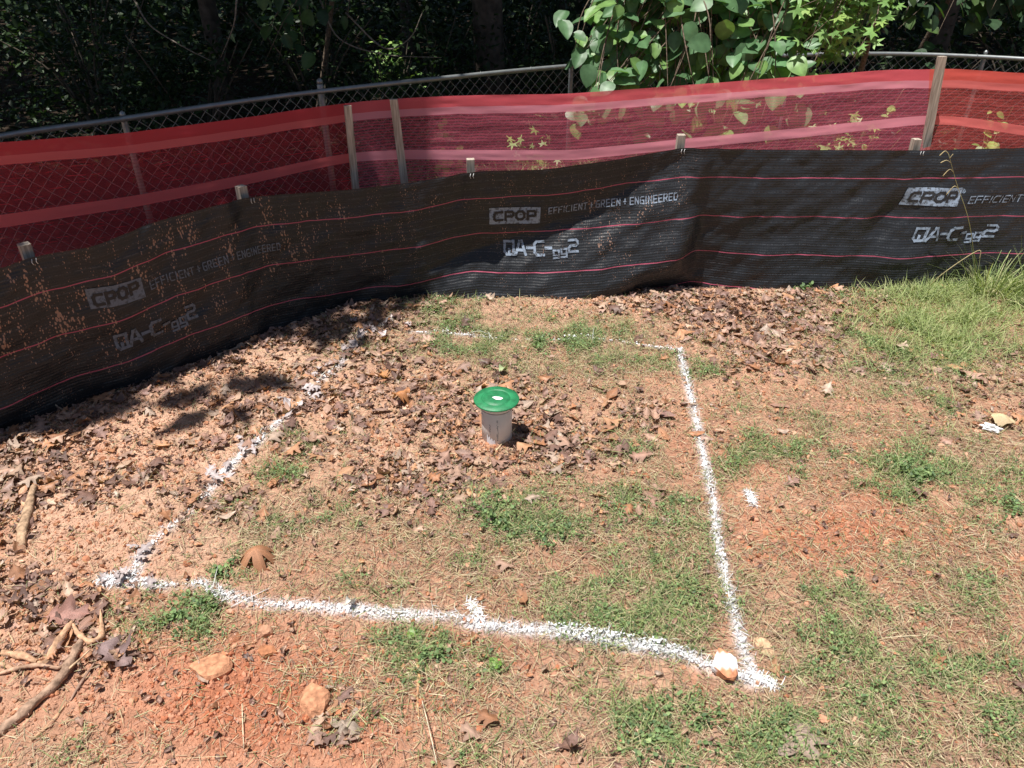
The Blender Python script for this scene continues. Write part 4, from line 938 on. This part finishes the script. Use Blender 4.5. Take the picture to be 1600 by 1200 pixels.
sn = np.arange(u2s(-360), u2s(2060), .02); nxb, nyb = net_base(sn); nzt = smooth1(zsolve(nxb, nyb, NT_U, NT_V), 9); nzb = smooth1(zsolve(nxb, nyb, NB_U, NB_V), 9)
# arclength where each dividing stake stands
def net_s(u, v):
    a, b = proj(nxb, nyb, nzt); return int(np.argmin(np.abs(a-u)))
i1, i2 = net_s(543, 165), net_s(1468, 113)
ref = np.array([float(nxb[i1]), float(nyb[i1]), 0.]); sfen = empty('safety_fence', ref); tag(sfen, 'see-through red safety netting on wooden stakes behind the black fence', 'safety fence')
def net_piece(a, b, m, label):
    k = np.arange(a, b+1); fr = np.linspace(0, 1.72, 60); K, Fv = np.meshgrid(k, fr, indexing='ij')
    zt, zb = nzt[K], nzb[K]; Zz = zt-(zt-zb)*Fv; o = .014*fbm(sn[K], Fv*.5, 1.4, 3, 51)+.004*fbm(sn[K], Fv*2, 7.0, 3, 52)
    q = (K-a)/max(1, b-a); o = o*np.minimum(1, 12*np.minimum(q, 1-q)+.15); o = o-.16*(1-Fv/1.72)*np.interp(np.interp(sn[K], sl, ub), [300, 640, 900], [0, .4, 1])+.08*np.interp(np.interp(sn[K], sl, ub), [300, 640, 900], [0, .4, 1])
    x = nxb[K]+o*np.interp(sn[K], sl, nx); y = nyb[K]+o*np.interp(sn[K], sl, ny); V = np.stack([x, y, Zz], -1).reshape(-1, 3)-ref
    I = np.arange(K.size).reshape(K.shape); F = np.stack([I[:-1, :-1], I[1:, :-1], I[1:, 1:], I[:-1, 1:]], -1).reshape(-1, 4)
    o_ = obj('netting', raw_mesh('netting', V, F, m, attrs={'band': Fv}, uv=np.stack([sn[K], zt-Zz], -1).reshape(-1, 2)), sfen); o_['label'] = label
net_piece(0, i1, NET_LEFT, 'orange-red netting left of the first thin stake')
net_piece(i1, i2, NET_MID, 'crimson netting between the thin stake and the tall leaning stake')
net_piece(i2, len(sn)-1, NET_RIGHT, 'bright orange-red netting right of the tall leaning stake')
def net_stake(top, bot, w_, col_label, extra=.0, dist=.02):
    i = net_s(top[0], top[1]); y = float(nyb[i])-dist*2.2; pt = at(top[0], top[1], y); j = net_s(bot[0], 0); pb = at(bot[0], bot[1], y-.01)
    d = pb-pt; d /= np.linalg.norm(d); pb = pt+d*((pt[2]+.25)/-d[2]); nn = np.array([float(np.interp(sn[i], sl, nx)), float(np.interp(sn[i], sl, ny)), 0]); t = np.array([-nn[1], nn[0], 0])
    mb = MB(); boxmesh(mb, pb-ref, pt-ref, t, nn, w_/2, .010); o = obj('wooden_stake', mb.mesh('wooden_stake', M_STAKE, False), sfen); o['label'] = col_label
net_stake((543, 165), (556, 297), .034, 'thin weathered stake where the netting changes colour')
net_stake((615, 155), (632, 286), .038, 'grey stake leaning to the left')
net_stake((1472, 88), (1446, 230), .040, 'tall pale stake leaning to the right')

# ------------------------------------------------------------------ chain link fence
ZR = .70
CPX = [(-160, 250), (0, 213), (190, 186), (500, 143), (893, 103), (1120, 91), (1350, 84), (1540, 89), (1780, 104)]
def rail_pt(u, v): dx, dy, dz = ray(u, v); t = (ZR-CAM_Z)/dz; return np.array([dx*t, dy*t, ZR])
RP = np.array([rail_pt(*p) for p in CPX]); c0 = RP[4]*[1, 1, 0]; c0[2] = float(ground_z(c0[0], c0[1]))
clf = empty('chain_link_fence', c0); tag(clf, 'low galvanised chain-link fence with a steel top rail at the edge of the woods', 'chain-link fence')
RL = smoothline(RP, 6); mb = MB(); tube(mb, RL-c0, .0165, 12, (1, 1, 1)); obj('top_rail', mb.mesh('top_rail', M_GALV), clf)
for u, v, r_, up in ((190, 186, .018, .012), (500, 143, .022, .05), (893, 103, .018, .02), (1240, 87, .018, .012), (1541, 89, .018, .02)):
    p = rail_pt(u, v); p = p-np.array([0, -.025, 0]); g = float(ground_z(p[0], p[1])); mb = MB(); tube(mb, np.array([[p[0], p[1], g-.1], [p[0], p[1], .2], [p[0], p[1], ZR+up-.02], [p[0], p[1], ZR+up]])-c0, [r_, r_, r_, r_*.75], 12)
    po = obj('post', mb.mesh('post', M_GALV), clf)
    mb = MB(); th = np.linspace(0, 2*np.pi, 8)
    tube(mb, np.array([[p[0], p[1], ZR+up-.005], [p[0], p[1], ZR+up+.018], [p[0], p[1], ZR+up+.028]])-c0, [r_*1.05, r_*.8, r_*.25], 12); obj('post_cap', mb.mesh('post_cap', M_GALV), po)
rs = np.concatenate([[0], np.cumsum(np.hypot(np.diff(RL[:, 0]), np.diff(RL[:, 1])))])
WD = .078; mb = MB(); nw = int(rs[-1]/(WD/2)); rows = int(1.12/(WD/2))
V = []; F = []; base = 0
dz_ = WD/2
for i in range(nw):
    sA, sB = i*WD/2, (i+1)*WD/2
    A = (np.interp(sA, rs, RL[:, 0]), np.interp(sA, rs, RL[:, 1])); B = (np.interp(sB, rs, RL[:, 0]), np.interp(sB, rs, RL[:, 1]))
    gz_ = float(ground_z(A[0], A[1]))
    for r in range(rows+1):
        q = A if (r+i) % 2 == 0 else B; z = ZR+.012-r*dz_
        if z < gz_: break
        e = .0019; oy = -.006 if (r % 2) else 0.0
        V += [(q[0]-e, q[1]+oy-e, z), (q[0]+e, q[1]+oy-e, z), (q[0], q[1]+oy+e*1.3, z+e)]
        if r: b = base+len(V)-6; b = len(V)-6; F += [(b, b+1, b+4, b+3), (b+1, b+2, b+5, b+4), (b+2, b, b+3, b+5)]
mb.add(np.array(V)-c0, [np.array(F)]); obj('chain_link_mesh', mb.mesh('chain_link_mesh', M_GALV), clf)
for ss in np.arange(.2, rs[-1], .42):
    mb = MB()
    p = np.array([np.interp(ss, rs, RL[:, 0]), np.interp(ss, rs, RL[:, 1]), ZR]); th = np.linspace(0, 2*np.pi, 9); tube(mb, np.stack([p[0]+0*th, p[1]+.0205*np.cos(th), p[2]+.0205*np.sin(th)], 1)-c0, .0022, 4, cap=False); obj('rail_tie', mb.mesh('rail_tie', M_GALV), clf)

# ------------------------------------------------------------------ leaves on bushes and trees
def ovate_template(wid=.40, fold=.25, droop=.25, heart=True, n=9):
    t = np.linspace(0, 1, n); W = wid*np.sin(np.pi*t**.72)**.75 if heart else wid*np.sin(np.pi*t)**.9
    q = np.array([-1, -.5, 0, .5, 1]); V = []
    for i in range(n):
        for j in q: V.append((t[i]-(.09*abs(j)*(1-t[i])**2 if heart else 0), j*W[i], fold*abs(j)*W[i]-droop*t[i]**2*.5+.012*math.sin(i*2.2)*abs(j)))
    I = np.arange(n*5).reshape(n, 5); F = np.stack([I[:-1, :-1], I[1:, :-1], I[1:, 1:], I[:-1, 1:]], -1).reshape(-1, 4)
    return np.array(V), F, np.tile([.95, 1, 1.18, 1, .95], n)
def star_template(nl=5, depth=.45):
    A = []; 
    for k in range(nl):
        a = -1.9+3.8*k/(nl-1); L = 1-.28*abs(a)/1.9; A += [(a-.20, .62*L), (a, L), (a+.20, .62*L)]
        if k < nl-1: A.append((a+.475, depth*.75))
    V = [(0, 0, .04)]+[(r_*math.cos(a), r_*math.sin(a), -.10*r_*r_+.03*(i % 2)) for i, (a, r_) in enumerate(A)]
    return np.array(V), np.array([[0, i, i+1] for i in range(1, len(V)-1)]), np.array([.9]+[1.05]*(len(V)-1))
OV = [ovate_template(.40, .22, .3), ovate_template(.43, .10, .5), ovate_template(.38, .35, .15)]; ST = [star_template(), star_template(5, .55)]
def orient(n_, tip):
    n_ = n_/np.linalg.norm(n_, axis=1)[:, None]; x = tip-(tip*n_).sum(1)[:, None]*n_; x /= np.linalg.norm(x, axis=1)[:, None]; y = np.cross(n_, x); return np.stack([x, y, n_], -1)
def leafy(bag, P, size, cols, tpls, nmean=(0, -.5, .7), nsd=.35, tipmean=(0, 0, -1), tsd=.5, cv=.2):
    k = len(P); n_ = np.array(nmean)+rng.normal(0, nsd, (k, 3)); tip = np.array(tipmean)+rng.normal(0, tsd, (k, 3)); M = orient(n_, tip)
    s = rng.uniform(size[0], size[1], k); C = cols[rng.integers(0, len(cols), k)]*rng.uniform(1-cv, 1+cv, (k, 1)); tid = rng.integers(0, len(tpls), k)
    for t in range(len(tpls)):
        m_ = tid == t; bag.put(tpls[t], M[m_], P[m_], s[m_, None]*np.ones((1, 3)), C[m_])
def branch_plant(name, label, cat, root, roots_, targets, size, cols, tpls, per, mat_, nmean, spread=.05, tw=.006, tip=(0, 0, -1), bark=(.16, .12, .09), arc=.25):
    e = empty(name, root); e0 = np.array(root, float); tag(e, label, cat); tb = MB(); lb = Bag(); LP = []
    for T_ in targets:
        st = roots_[int(rng.integers(0, len(roots_)))]; T_ = np.asarray(T_, float); st = np.asarray(st, float)
        m1 = st*.6+T_*.4+[0, 0, arc*rng.uniform(.5, 1.1)]; m2 = st*.25+T_*.75+[0, 0, arc*rng.uniform(.4, .9)]+rng.normal(0, .05, 3)
        C = smoothline([st, m1, m2, T_], 7); tube(tb, C-e0, np.linspace(tw*1.6, tw*.35, len(C)), 5, bark, rough=.2)
        k = per; ii = rng.random(k)**.8; idx = ii*(len(C)-1); a = np.floor(idx).astype(int).clip(0, len(C)-2); p = C[a]+(C[a+1]-C[a])*(idx-a)[:, None]; LP.append(p+rng.normal(0, spread, (k, 3)))
    main = smoothline([root, (e0+np.mean(roots_, 0))/2+[.05, 0, .1], np.mean(roots_, 0)], 6); tube(tb, main-e0, np.linspace(.03, .018, len(main)), 8, bark, rough=.2)
    for r0 in roots_:
        tube(tb, smoothline([np.mean(roots_, 0), (np.mean(roots_, 0)+r0)/2+[0, 0, .08], r0], 5)-e0, .010, 6, bark)
    LP = np.vstack(LP); leafy(lb, LP-e0, size, cols, tpls, nmean, tipmean=tip)
    obj('branches', tb.mesh('branches', M_WOOD), e); obj('foliage', lb.mesh('foliage', mat_), e); return e
def region(poly, n, ymin, ymax):
    """random world points whose rays from the photo's viewpoint fill a picture polygon, spread through depth"""
    poly = np.array(poly, float); out = []
    while len(out) < n:
        u = rng.uniform(poly[:, 0].min(), poly[:, 0].max()); v = rng.uniform(poly[:, 1].min(), poly[:, 1].max()); c = False; j = len(poly)-1
        for i in range(len(poly)):
            if (poly[i, 1] > v) != (poly[j, 1] > v) and u < (poly[j, 0]-poly[i, 0])*(v-poly[i, 1])/(poly[j, 1]-poly[i, 1])+poly[i, 0]: c = not c
            j = i
        if c: out.append(at(u, v, rng.uniform(ymin, ymax)))
    return out
RED = np.array([[.19, .33, .10], [.13, .26, .11], [.115, .22, .105], [.13, .24, .115], [.10, .20, .09], [.17, .30, .09], [.11, .22, .10], [.09, .18, .08]])
tg = region([(960, -60), (900, 60), (885, 110), (960, 135), (1010, 140), (1100, 125), (1250, 115), (1260, -60)], 190, 4.8, 5.35)
tg += region([(840, 215), (900, 160), (1060, 155), (1060, 215)], 34, 4.55, 4.9)+region([(1060, 150), (1240, 135), (1240, 205), (1060, 215)], 44, 4.55, 4.9)
branch_plant('redbud_tree', 'broad-leaved green tree branch hanging over the chain-link fence right of centre', 'tree', (1.9, 6.9, -.42), [np.array(q) for q in ((1.9, 6.0, 1.75), (1.3, 5.7, 1.85), (2.3, 5.7, 1.8), (.9, 5.6, 1.6))],
    tg, (.085, .135), RED, OV, 8, M_LEAF, (-.15, -.5, .85), .05, .0045)
SWG = np.array([[.20, .36, .10], [.26, .42, .14], [.16, .30, .08], [.30, .44, .12]])
tg = region([(1225, -40), (1235, 60), (1250, 125), (1340, 118), (1345, 90), (1320, 50), (1320, -40)], 60, 4.7, 5.3)
branch_plant('sweetgum_sapling', 'bright green star-leaved sapling between the broad-leaved branch and the bare steel rail', 'tree', (2.7, 6.6, -.42), [np.array(q) for q in ((2.5, 5.6, 1.2), (2.3, 5.4, 1.3))],
    tg, (.05, .085), SWG, ST, 12, M_LEAF, (-.1, -.5, .8), .05, .004, tip=(0, -.5, -.3))
tg = region([(1330, -60), (1345, 60), (1420, 80), (1480, 60), (1640, 75), (1700, -60)], 40, 6.9, 7.8)
RED = RED*.55  # leaf palette darkened to paint shade into the trees behind the fence
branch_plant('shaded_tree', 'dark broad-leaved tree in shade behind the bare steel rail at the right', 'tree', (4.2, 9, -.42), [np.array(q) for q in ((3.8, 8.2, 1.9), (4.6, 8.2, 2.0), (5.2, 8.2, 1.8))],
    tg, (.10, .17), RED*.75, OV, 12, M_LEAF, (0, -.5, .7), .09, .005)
tg = region([(330, 60), (360, 10), (520, -30), (560, 60), (420, 110)], 10, 6.8, 7.6)
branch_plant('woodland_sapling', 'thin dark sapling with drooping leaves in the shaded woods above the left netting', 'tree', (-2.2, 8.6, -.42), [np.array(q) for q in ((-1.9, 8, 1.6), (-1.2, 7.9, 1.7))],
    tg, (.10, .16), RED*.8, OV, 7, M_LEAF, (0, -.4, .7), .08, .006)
# weeds between the nettings (seen through the red mesh)
def tuft(name, label, cat, base, n, lmin, lmax, wd, cols, pitch=(.6, 1.4), rad=.04, mat_=M_GRASS):
    b = Bag(); a = rng.uniform(0, 6.28, n); r = rad*np.sqrt(rng.random(n)); T_ = np.stack([r*np.cos(a), r*np.sin(a), np.zeros(n)], 1); ln = rng.uniform(lmin, lmax, n)
    M = rot(a+rng.normal(0, .4, n), -rng.uniform(pitch[0], pitch[1], n), rng.uniform(-.4, .4, n)); tid = rng.integers(0, len(BLT), n); C = cols[rng.integers(0, len(cols), n)]*rng.uniform(.8, 1.2, (n, 1))
    for t in range(len(BLT)):
        m_ = tid == t; b.put(BLT[t], M[m_], T_[m_], np.stack([ln, np.full(n, wd), ln], 1)[m_], C[m_])
    o = obj(name, b.mesh(name, mat_)); o.location = base; return tag(o, label, cat)
def gp(u, v, dz=0): x, y = gpt(u, v); return (float(x), float(y), float(ground_z(x, y))+dz)
CLG = GREEN*1.15
tuft('grass_clump', 'tall arching grass clump against the black fence in the right corner', 'grass', gp(1545, 462), 170, .12, .34, .0042, CLG, (.7, 1.45), .12)
tuft('grass_clump', 'second arching grass clump at the right edge of the picture by the black fence', 'grass', gp(1610, 462), 150, .12, .36, .0042, CLG, (.6, 1.4), .12)
tuft('grass_clump', 'small grass tuft left of the tall arching clump in the right corner', 'grass', gp(1440, 478), 80, .05, .16, .003, CLG, (.5, 1.3), .10)
tuft('grass_sprig', 'small green sprig leaning at the foot of the black fence left of centre fold', 'plant', gp(905, 462), 9, .05, .13, .004, CLG, (.8, 1.4), .02)
# tall seed stalk
b = MB(); s0_ = np.array(gp(1525, 455)); tp = at(1482, 240, s0_[1]-.03); C = smoothline([s0_, s0_*.5+tp*.5+[.02, -.02, .0], tp*.8+s0_*.2+[.008, 0, 0], tp], 6)-s0_
tube(b, C, np.linspace(.0022, .001, len(C)), 5, (.46, .42, .22))
for q, (dx, dz) in ((-1, (-.04, -.01)), (-3, (-.05, .0)), (-5, (-.045, -.02)), (-8, (-.05, -.03)), (-2, (.01, .02))):
    p = C[q]; tube(b, smoothline([p, p+[dx*.5, 0, .012], p+[dx, 0, dz]], 5), np.linspace(.0012, .0022, 11), 5, (.58, .48, .28))
o = obj('seed_stalk', b.mesh('seed_stalk', M_GRASS)); o.location = s0_; tag(o, 'tall dry grass seed stalk in front of the right-hand print on the black fence', 'plant')
b = MB(); s0_ = np.array(gp(1440, 465)); C = smoothline([s0_, at(1470, 430, s0_[1]-.05), at(1527, 392, s0_[1]-.08), at(1531, 405, s0_[1]-.09)], 7)-s0_
tube(b, C, np.linspace(.0022, .0018, len(C)), 5, (.60, .50, .30)); o = obj('seed_stalk', b.mesh('seed_stalk', M_GRASS)); o.location = s0_; tag(o, 'bent dry stalk kinked at its tip leaning right into the tall grass clump', 'plant')
# leafy weed clumps
def weed(uv, n, rad, h, label, cols=WEED, smin=.007, smax=.016):
    n = int(n*.8); rad *= 1.35; x0, y0, z0 = gp(*uv); b = Bag(); ns = max(4, n//14)
    for i in range(ns):
        a = rng.uniform(0, 6.28); r = rad*math.sqrt(rng.random()); p0 = np.array([.3*r*math.cos(a), .3*r*math.sin(a), 0]); p1 = np.array([r*math.cos(a), r*math.sin(a), h*rng.uniform(.4, 1)*(1-.6*(r/rad)**2)])
        C = smoothline([p0, (p0+p1)/2+[0, 0, h*.15], p1], 4); tube(b, C, .0009, 4, (.14, .20, .07))
        k = 14; idx = rng.uniform(1.5, len(C)-1, k); q = C[np.floor(idx).astype(int).clip(0, len(C)-1)]+rng.normal(0, .008, (k, 3))
        put_leaflets(b, q[:, :2], q[:, 2], smin, smax, cols, .8, False)
    o = obj('leafy_weed', b.mesh('leafy_weed', M_GRASS)); o.location = (x0, y0, z0); tag(o, label, 'plant')
weed((775, 812), 420, .10, .055, 'low leafy green weed in front of the drain pipe')
weed((865, 838), 240, .07, .04, 'small leafy weed to the right of the weed in front of the pipe')
weed((1418, 742), 520, .075, .05, 'dense bright green clover clump on the clay at the right')
weed((1300, 705), 160, .08, .03, 'thin spreading weed left of the dense clover clump', smin=.005, smax=.010)
weed((300, 960), 420, .085, .04, 'leafy weed below the paint line at the left corner of the square')
weed((350, 893), 160, .04, .035, 'small weed touching the nearest paint line beside the arched oak leaf')
weed((1050, 1150), 460, .14, .04, 'spreading dark clover patch at the bottom right of centre')
weed((670, 1020), 200, .07, .04, 'small weed under the fresh yellow-green leaf')
weed((1255, 458), 60, .05, .05, 'small bright weed at the foot of the black fence right of centre', smin=.012, smax=.024)
weed((1560, 790), 200, .09, .035, 'low weed patch at the right edge below the tan leaf')
weed((850, 540), 240, .10, .05, 'bright weed tuft growing over the faint paint line behind the pipe')
# grass behind the silt fence
b = Bag(); n = 9000; x = rng.uniform(-1.2, 4.2, n); y = rng.uniform(4.6, 7.4, n); k = (behind(x, y) > .75); x, y = x[k], y[k]; n = len(x)
ln = rng.uniform(.07, .22, n); M = rot(rng.uniform(0, 6.28, n), -rng.uniform(.6, 1.45, n), rng.uniform(-.5, .5, n)); T_ = np.stack([x, y, ground_z(x, y)], 1); tid = rng.integers(0, 4, n); C = GREEN[rng.integers(0, 6, n)]*rng.uniform(.9, 1.4, (n, 1))
for t in range(4): m_ = tid == t; b.put(BLT[t], M[m_], T_[m_], np.stack([ln, np.full(n, .006), ln], 1)[m_], C[m_])
tag(obj('grass', b.mesh('grass', M_GRASS)), 'longer yellow-green grass behind the netting', 'grass', kind='stuff')
for i, (u, v, yy, h) in enumerate([(1330, 180, 4.75, .5), (1370, 190, 4.8, .45), (1250, 195, 4.85, .4), (700, 215, 5.2, .35), (830, 215, 5.0, .35), (1560, 190, 4.9, .4)]):
    p = at(u, v, yy); g = float(ground_z(p[0], p[1])); e0 = np.array([p[0], p[1], g]); b = Bag()
    tops = p-e0
    for q in range(6):
        C = smoothline([np.zeros(3), tops*.5+rng.normal(0, .04, 3), tops+rng.normal(0, .10, 3)], 5); tube(b, C, np.linspace(.003, .001, len(C)), 4, (.30, .28, .14)); kq = 9
        idx = rng.integers(3, len(C), kq); leafy(b, C[idx]+rng.normal(0, .03, (kq, 3)), (.03, .07), SWG*.9, ST if i % 2 == 0 else OV, (0, -.4, .8))
    o = obj('tall_weed', b.mesh('tall_weed', M_LEAF)); o.location = e0
    tag(o, ['tall weed seen through the netting left of the leaning stake', 'tall weed nearest the leaning stake behind the netting', 'tall weed behind the netting under the broad-leaved branch', 'low weed behind the netting right of the grey stake', 'low weed behind the netting below the lone pale leaves', 'tall weed behind the netting right of the leaning stake'][i], 'plant')

# ------------------------------------------------------------------ woods
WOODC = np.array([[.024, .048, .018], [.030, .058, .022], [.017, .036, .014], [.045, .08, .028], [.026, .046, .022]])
DIA = (np.array([[0, 0, 0], [.35, .24, .05], [.5, 0, 0], [.35, -.24, .05], [1, 0, -.12]]), np.array([[0, 1, 2], [0, 2, 3], [1, 4, 2], [2, 4, 3]]))
HOLES = [at(480, 110, 8.3), at(15, 85, 8.0), at(620, 95, 8.6), at(840, 75, 9.4), at(1440, 108, 7.6), at(1560, 110, 7.5), at(560, 60, 10.5), at(1180, 60, 8.5)]
def lit_zone(p):
    """True where sun must reach: a crown leaf there is left out"""
    q = p-SUN[None]*((p[:, 2]-.5)/SUN[2])[:, None]; x, y = q[:, 0], q[:, 1]; n_ = fbm(x, y, 1.3, 3, 61)
    b_ = behind(x, y); hole = np.zeros(len(p), bool)
    for h in HOLES:
        qq = p-SUN[None]*((p[:, 2]-h[2])/SUN[2])[:, None]; hole |= (np.hypot(qq[:, 0]-h[0], qq[:, 1]-h[1]) < .30+.35*n_) & (p[:, 2] > 2.5)
    dap = blobs(*proj(x, y, 0*x), [(300, 640, 80, 20, 1), (340, 605, 70, 16, 1), (430, 535, 140, 34, 1), (180, 650, 80, 18, .9), (560, 500, 80, 16, 1), (90, 690, 70, 20, .8)])*(.75+.9*fbm(x, y, 6, 3, 62)) > .48+.2*n_
    dap &= rng.random(len(x)) < .62
    return hole | ((b_ < .02+.12*n_) & ~((b_ > -.7) & (x < -.3) & dap)) | ((x > -.35+.5*n_) & (y < 7.15+.5*n_) & (y < 30)) 
def crown(bag, c, rx, ry, rz, n, size, cols, tpl=DIA, clumps=40, clip=True):
    cc = rng.standard_normal((clumps, 3)); cc /= np.linalg.norm(cc, axis=1)[:, None]; cc *= rng.uniform(.35, 1, (clumps, 1))**.5*[rx*.8, ry*.8, rz*.8]
    i = rng.integers(0, clumps, n); p = cc[i]+rng.standard_normal((n, 3))*np.array([rx, ry, rz])*.17+c
    if clip: p = p[~lit_zone(p)]
    leafy(bag, p, size, cols, [tpl], (0, 0, .8), .5, (0, 0, -.4), .8)
def tree(x, y, r, h, label, crx, n, cz=None, lean=0, group=None):
    g = float(ground_z(x, y)); e = empty('oak_tree', (x, y, g)); tag(e, label, 'tree', group)
    mb = MB(); C = smoothline([(0, 0, -.1), (lean*.3, 0, h*.3), (lean*.7, .1, h*.65), (lean, 0, h)], 6); rr = np.linspace(r, r*.5, len(C)); rr[0] *= 1.5; rr[1] *= 1.2
    tube(mb, C, rr, 18, (.10, .08, .065), rough=.12)
    for k in range(6):
        a = rng.uniform(0, 6.28); z0 = h*rng.uniform(.6, .98); L = crx*rng.uniform(.5, .9); p0 = np.array([lean*z0/h, 0, z0]); tube(mb, smoothline([p0, p0+[L*.5*math.cos(a), L*.5*math.sin(a), .6], p0+[L*math.cos(a), L*math.sin(a), 1.3]], 5), np.linspace(r*.35, r*.08, 11), 7, (.10, .08, .065))
    obj('trunk', mb.mesh('trunk', M_BARK), e); b = Bag(); cz = cz or h+.6
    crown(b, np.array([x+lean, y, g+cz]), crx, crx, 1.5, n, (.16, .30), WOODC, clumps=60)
    if b.n: V0 = np.array([x, y, g]); b.shift(V0); obj('crown', b.mesh('crown', M_DARKLEAF), e)
tree(-.27, 9.6, .20, 5.6, 'large dark tree trunk rising behind the fence at the top centre', 3.4, 5200)
tree(-4.6, 6.6, .14, 5.0, 'tree leaning over the left end of the fence, its crown above the picture', 3.2, 5200, lean=.4)
tree(-5.2, 4.4, .13, 4.8, 'tree beyond the left end of the fence, outside the picture', 3.5, 9000, lean=1.5)
tree(-3.4, 9.4, .11, 5.6, 'thin dark trunk in the woods above the left netting', 3.0, 4600)
tree(2.3, 11.2, .12, 6.0, 'thin trunk hidden behind the broad-leaved branch', 3.4, 5000)
tree(5.4, 10.4, .15, 6.0, 'trunk in the shaded woods at the top right', 3.4, 5000)
tree(-7.2, 10.5, .16, 6.0, 'trunk deep in the woods at the far left', 3.6, 5000)
tree(-1.6, 12.6, .09, 6.2, 'slim trunk deep in the woods left of the large trunk', 3.4, 4600)
tree(8.6, 12.5, .16, 6.4, 'trunk deep in the woods beyond the right edge', 3.8, 5000)
tree(.9, 14.6, .10, 6.4, 'slim trunk deep in the woods right of the large trunk', 3.6, 4600)
tree(-4.8, 14.8, .13, 6.4, 'slim trunk at the back of the woods on the left', 4.0, 4600)
tree(5.0, 15.8, .13, 6.4, 'slim trunk at the back of the woods on the right', 4.2, 4600)
def shrub(x, y, rx, h, n, label, cols=WOODC, size=(.05, .10), tpl=DIA, mat_=M_DARKLEAF, group='shrubs under the trees'):
    g = float(ground_z(x, y)); e = empty('shrub', (x, y, g)); tag(e, label, 'shrub', group); mb = MB()
    for k in range(7):
        a = rng.uniform(0, 6.28); L = rx*rng.uniform(.3, .9); tube(mb, smoothline([(0, 0, -.05), (L*.4*math.cos(a), L*.4*math.sin(a), h*.5), (L*math.cos(a), L*math.sin(a), h*rng.uniform(.7, 1.05))], 5), np.linspace(.018, .004, 11), 5, (.12, .10, .08))
    obj('stems', mb.mesh('stems', M_BARK), e); b = Bag(); crown(b, np.array([0, 0, h*.52]), rx, rx, h*.55, n, size, cols, tpl, 26, False); obj('foliage', b.mesh('foliage', mat_), e)
SH = [(-5.4, 7.6, 1.1, 1.7, 'far left, above the orange-red netting'), (-4.2, 8.0, .9, 1.5, 'left, second from the picture edge'), (-3.0, 7.5, .8, 1.2, 'above the left netting, left of the thin sapling'),
      (-2.1, 8.5, .9, 1.5, 'behind the thin drooping sapling'), (-1.2, 7.7, .6, .95, 'just above the tall steel post'), (-.9, 9.2, .8, 1.3, 'left of the large trunk'), (.6, 8.8, .7, 1.2, 'right of the large trunk'),
      (1.5, 8.2, .9, 1.5, 'behind the left side of the broad-leaved branch'), (2.7, 8.3, .9, 1.6, 'behind the star-leaved sapling'), (4.0, 7.9, .8, 1.05, 'behind the tall leaning stake and bare rail'), (5.3, 8.2, 1.0, 1.5, 'at the right edge behind the bare rail'),
      (.1, 11.4, 1.1, 1.7, 'deep behind the large trunk'), (-2.6, 11.4, 1.2, 1.9, 'deep in the left woods'), (2.2, 12.2, 1.2, 1.9, 'deep behind the broad-leaved branch'), (-5.6, 10.8, 1.3, 2.0, 'deep at the far left'), (5.0, 11.6, 1.3, 2.0, 'deep at the far right')]
for i, (x, y, rx, h, wh) in enumerate(SH): shrub(x, y, rx, h, 1700, 'dark woodland shrub '+wh)
shrub(-1.25, 8.6, .35, 1.0, 420, 'small bright yellow-green bush catching light left of the large trunk', SWG*.9, (.05, .09), group=None)  # lighter leaf palette paints sunlight into this bush
b = Bag(); n = 30000; x = rng.uniform(-16, 16, n); y = rng.uniform(13, 24, n); z = -.42+rng.random(n)**1.2*2.6
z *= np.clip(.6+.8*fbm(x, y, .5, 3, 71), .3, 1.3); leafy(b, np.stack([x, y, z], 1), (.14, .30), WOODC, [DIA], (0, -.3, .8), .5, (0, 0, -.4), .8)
tag(obj('undergrowth', b.mesh('undergrowth', M_DARKLEAF)), 'far dark mass of woodland undergrowth', 'undergrowth', kind='stuff')
# woodland floor cover near the fence
b = Bag(); n = 9000; x = rng.uniform(-7, 8, n); y = rng.uniform(5.5, 13, n); k = (behind(x, y) > 2.2); x, y = x[k], y[k]; z = ground_z(x, y)+.02+.25*rng.random(len(x))**2
leafy(b, np.stack([x, y, z], 1), (.06, .12), WOODC, [DIA], (0, 0, 1), .4, (0, 0, -.2), .9); tag(obj('ground_ivy', b.mesh('ground_ivy', M_DARKLEAF)), 'dark leafy cover on the woodland floor behind the fence', 'ground cover', kind='stuff')
# the closed canopy farther back, one crown mass above the picture
b = Bag(); n = 30000; p = np.stack([rng.uniform(-16, 17, n), rng.uniform(7, 26, n), rng.uniform(5.5, 8, n)], 1); p = p[~lit_zone(p)]
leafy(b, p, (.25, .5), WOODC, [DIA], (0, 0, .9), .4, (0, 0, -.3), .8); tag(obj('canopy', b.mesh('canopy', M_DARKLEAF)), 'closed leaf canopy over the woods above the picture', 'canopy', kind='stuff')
for i, pts in enumerate([[(210, 0, 7.4), (235, 40, 7.2), (290, 75, 7.0), (330, 95, 6.9)], [(540, 20, 7.6), (600, 75, 7.4), (640, 60, 7.3), (660, 20, 7.3)], [(370, 0, 7.0), (365, 40, 7.0), (345, 90, 7.1)], [(500, 0, 7.6), (530, 60, 7.5), (600, 85, 7.4), (690, 90, 7.4)]]):
    C = smoothline([at(*q) for q in pts], 6); o0 = C[0].copy(); mb = MB(); tube(mb, C-o0, np.linspace(.009, .003, len(C)), 5, (.26, .22, .18)); o = obj('bare_branch', mb.mesh('bare_branch', M_WOOD)); o.location = o0
    tag(o, ['bare arched branch in the dark woods above the left netting', 'bare curved branch left of the large trunk', 'short bare twig beside the thin sapling', 'long bare branch running towards the large trunk'][i], 'branch')
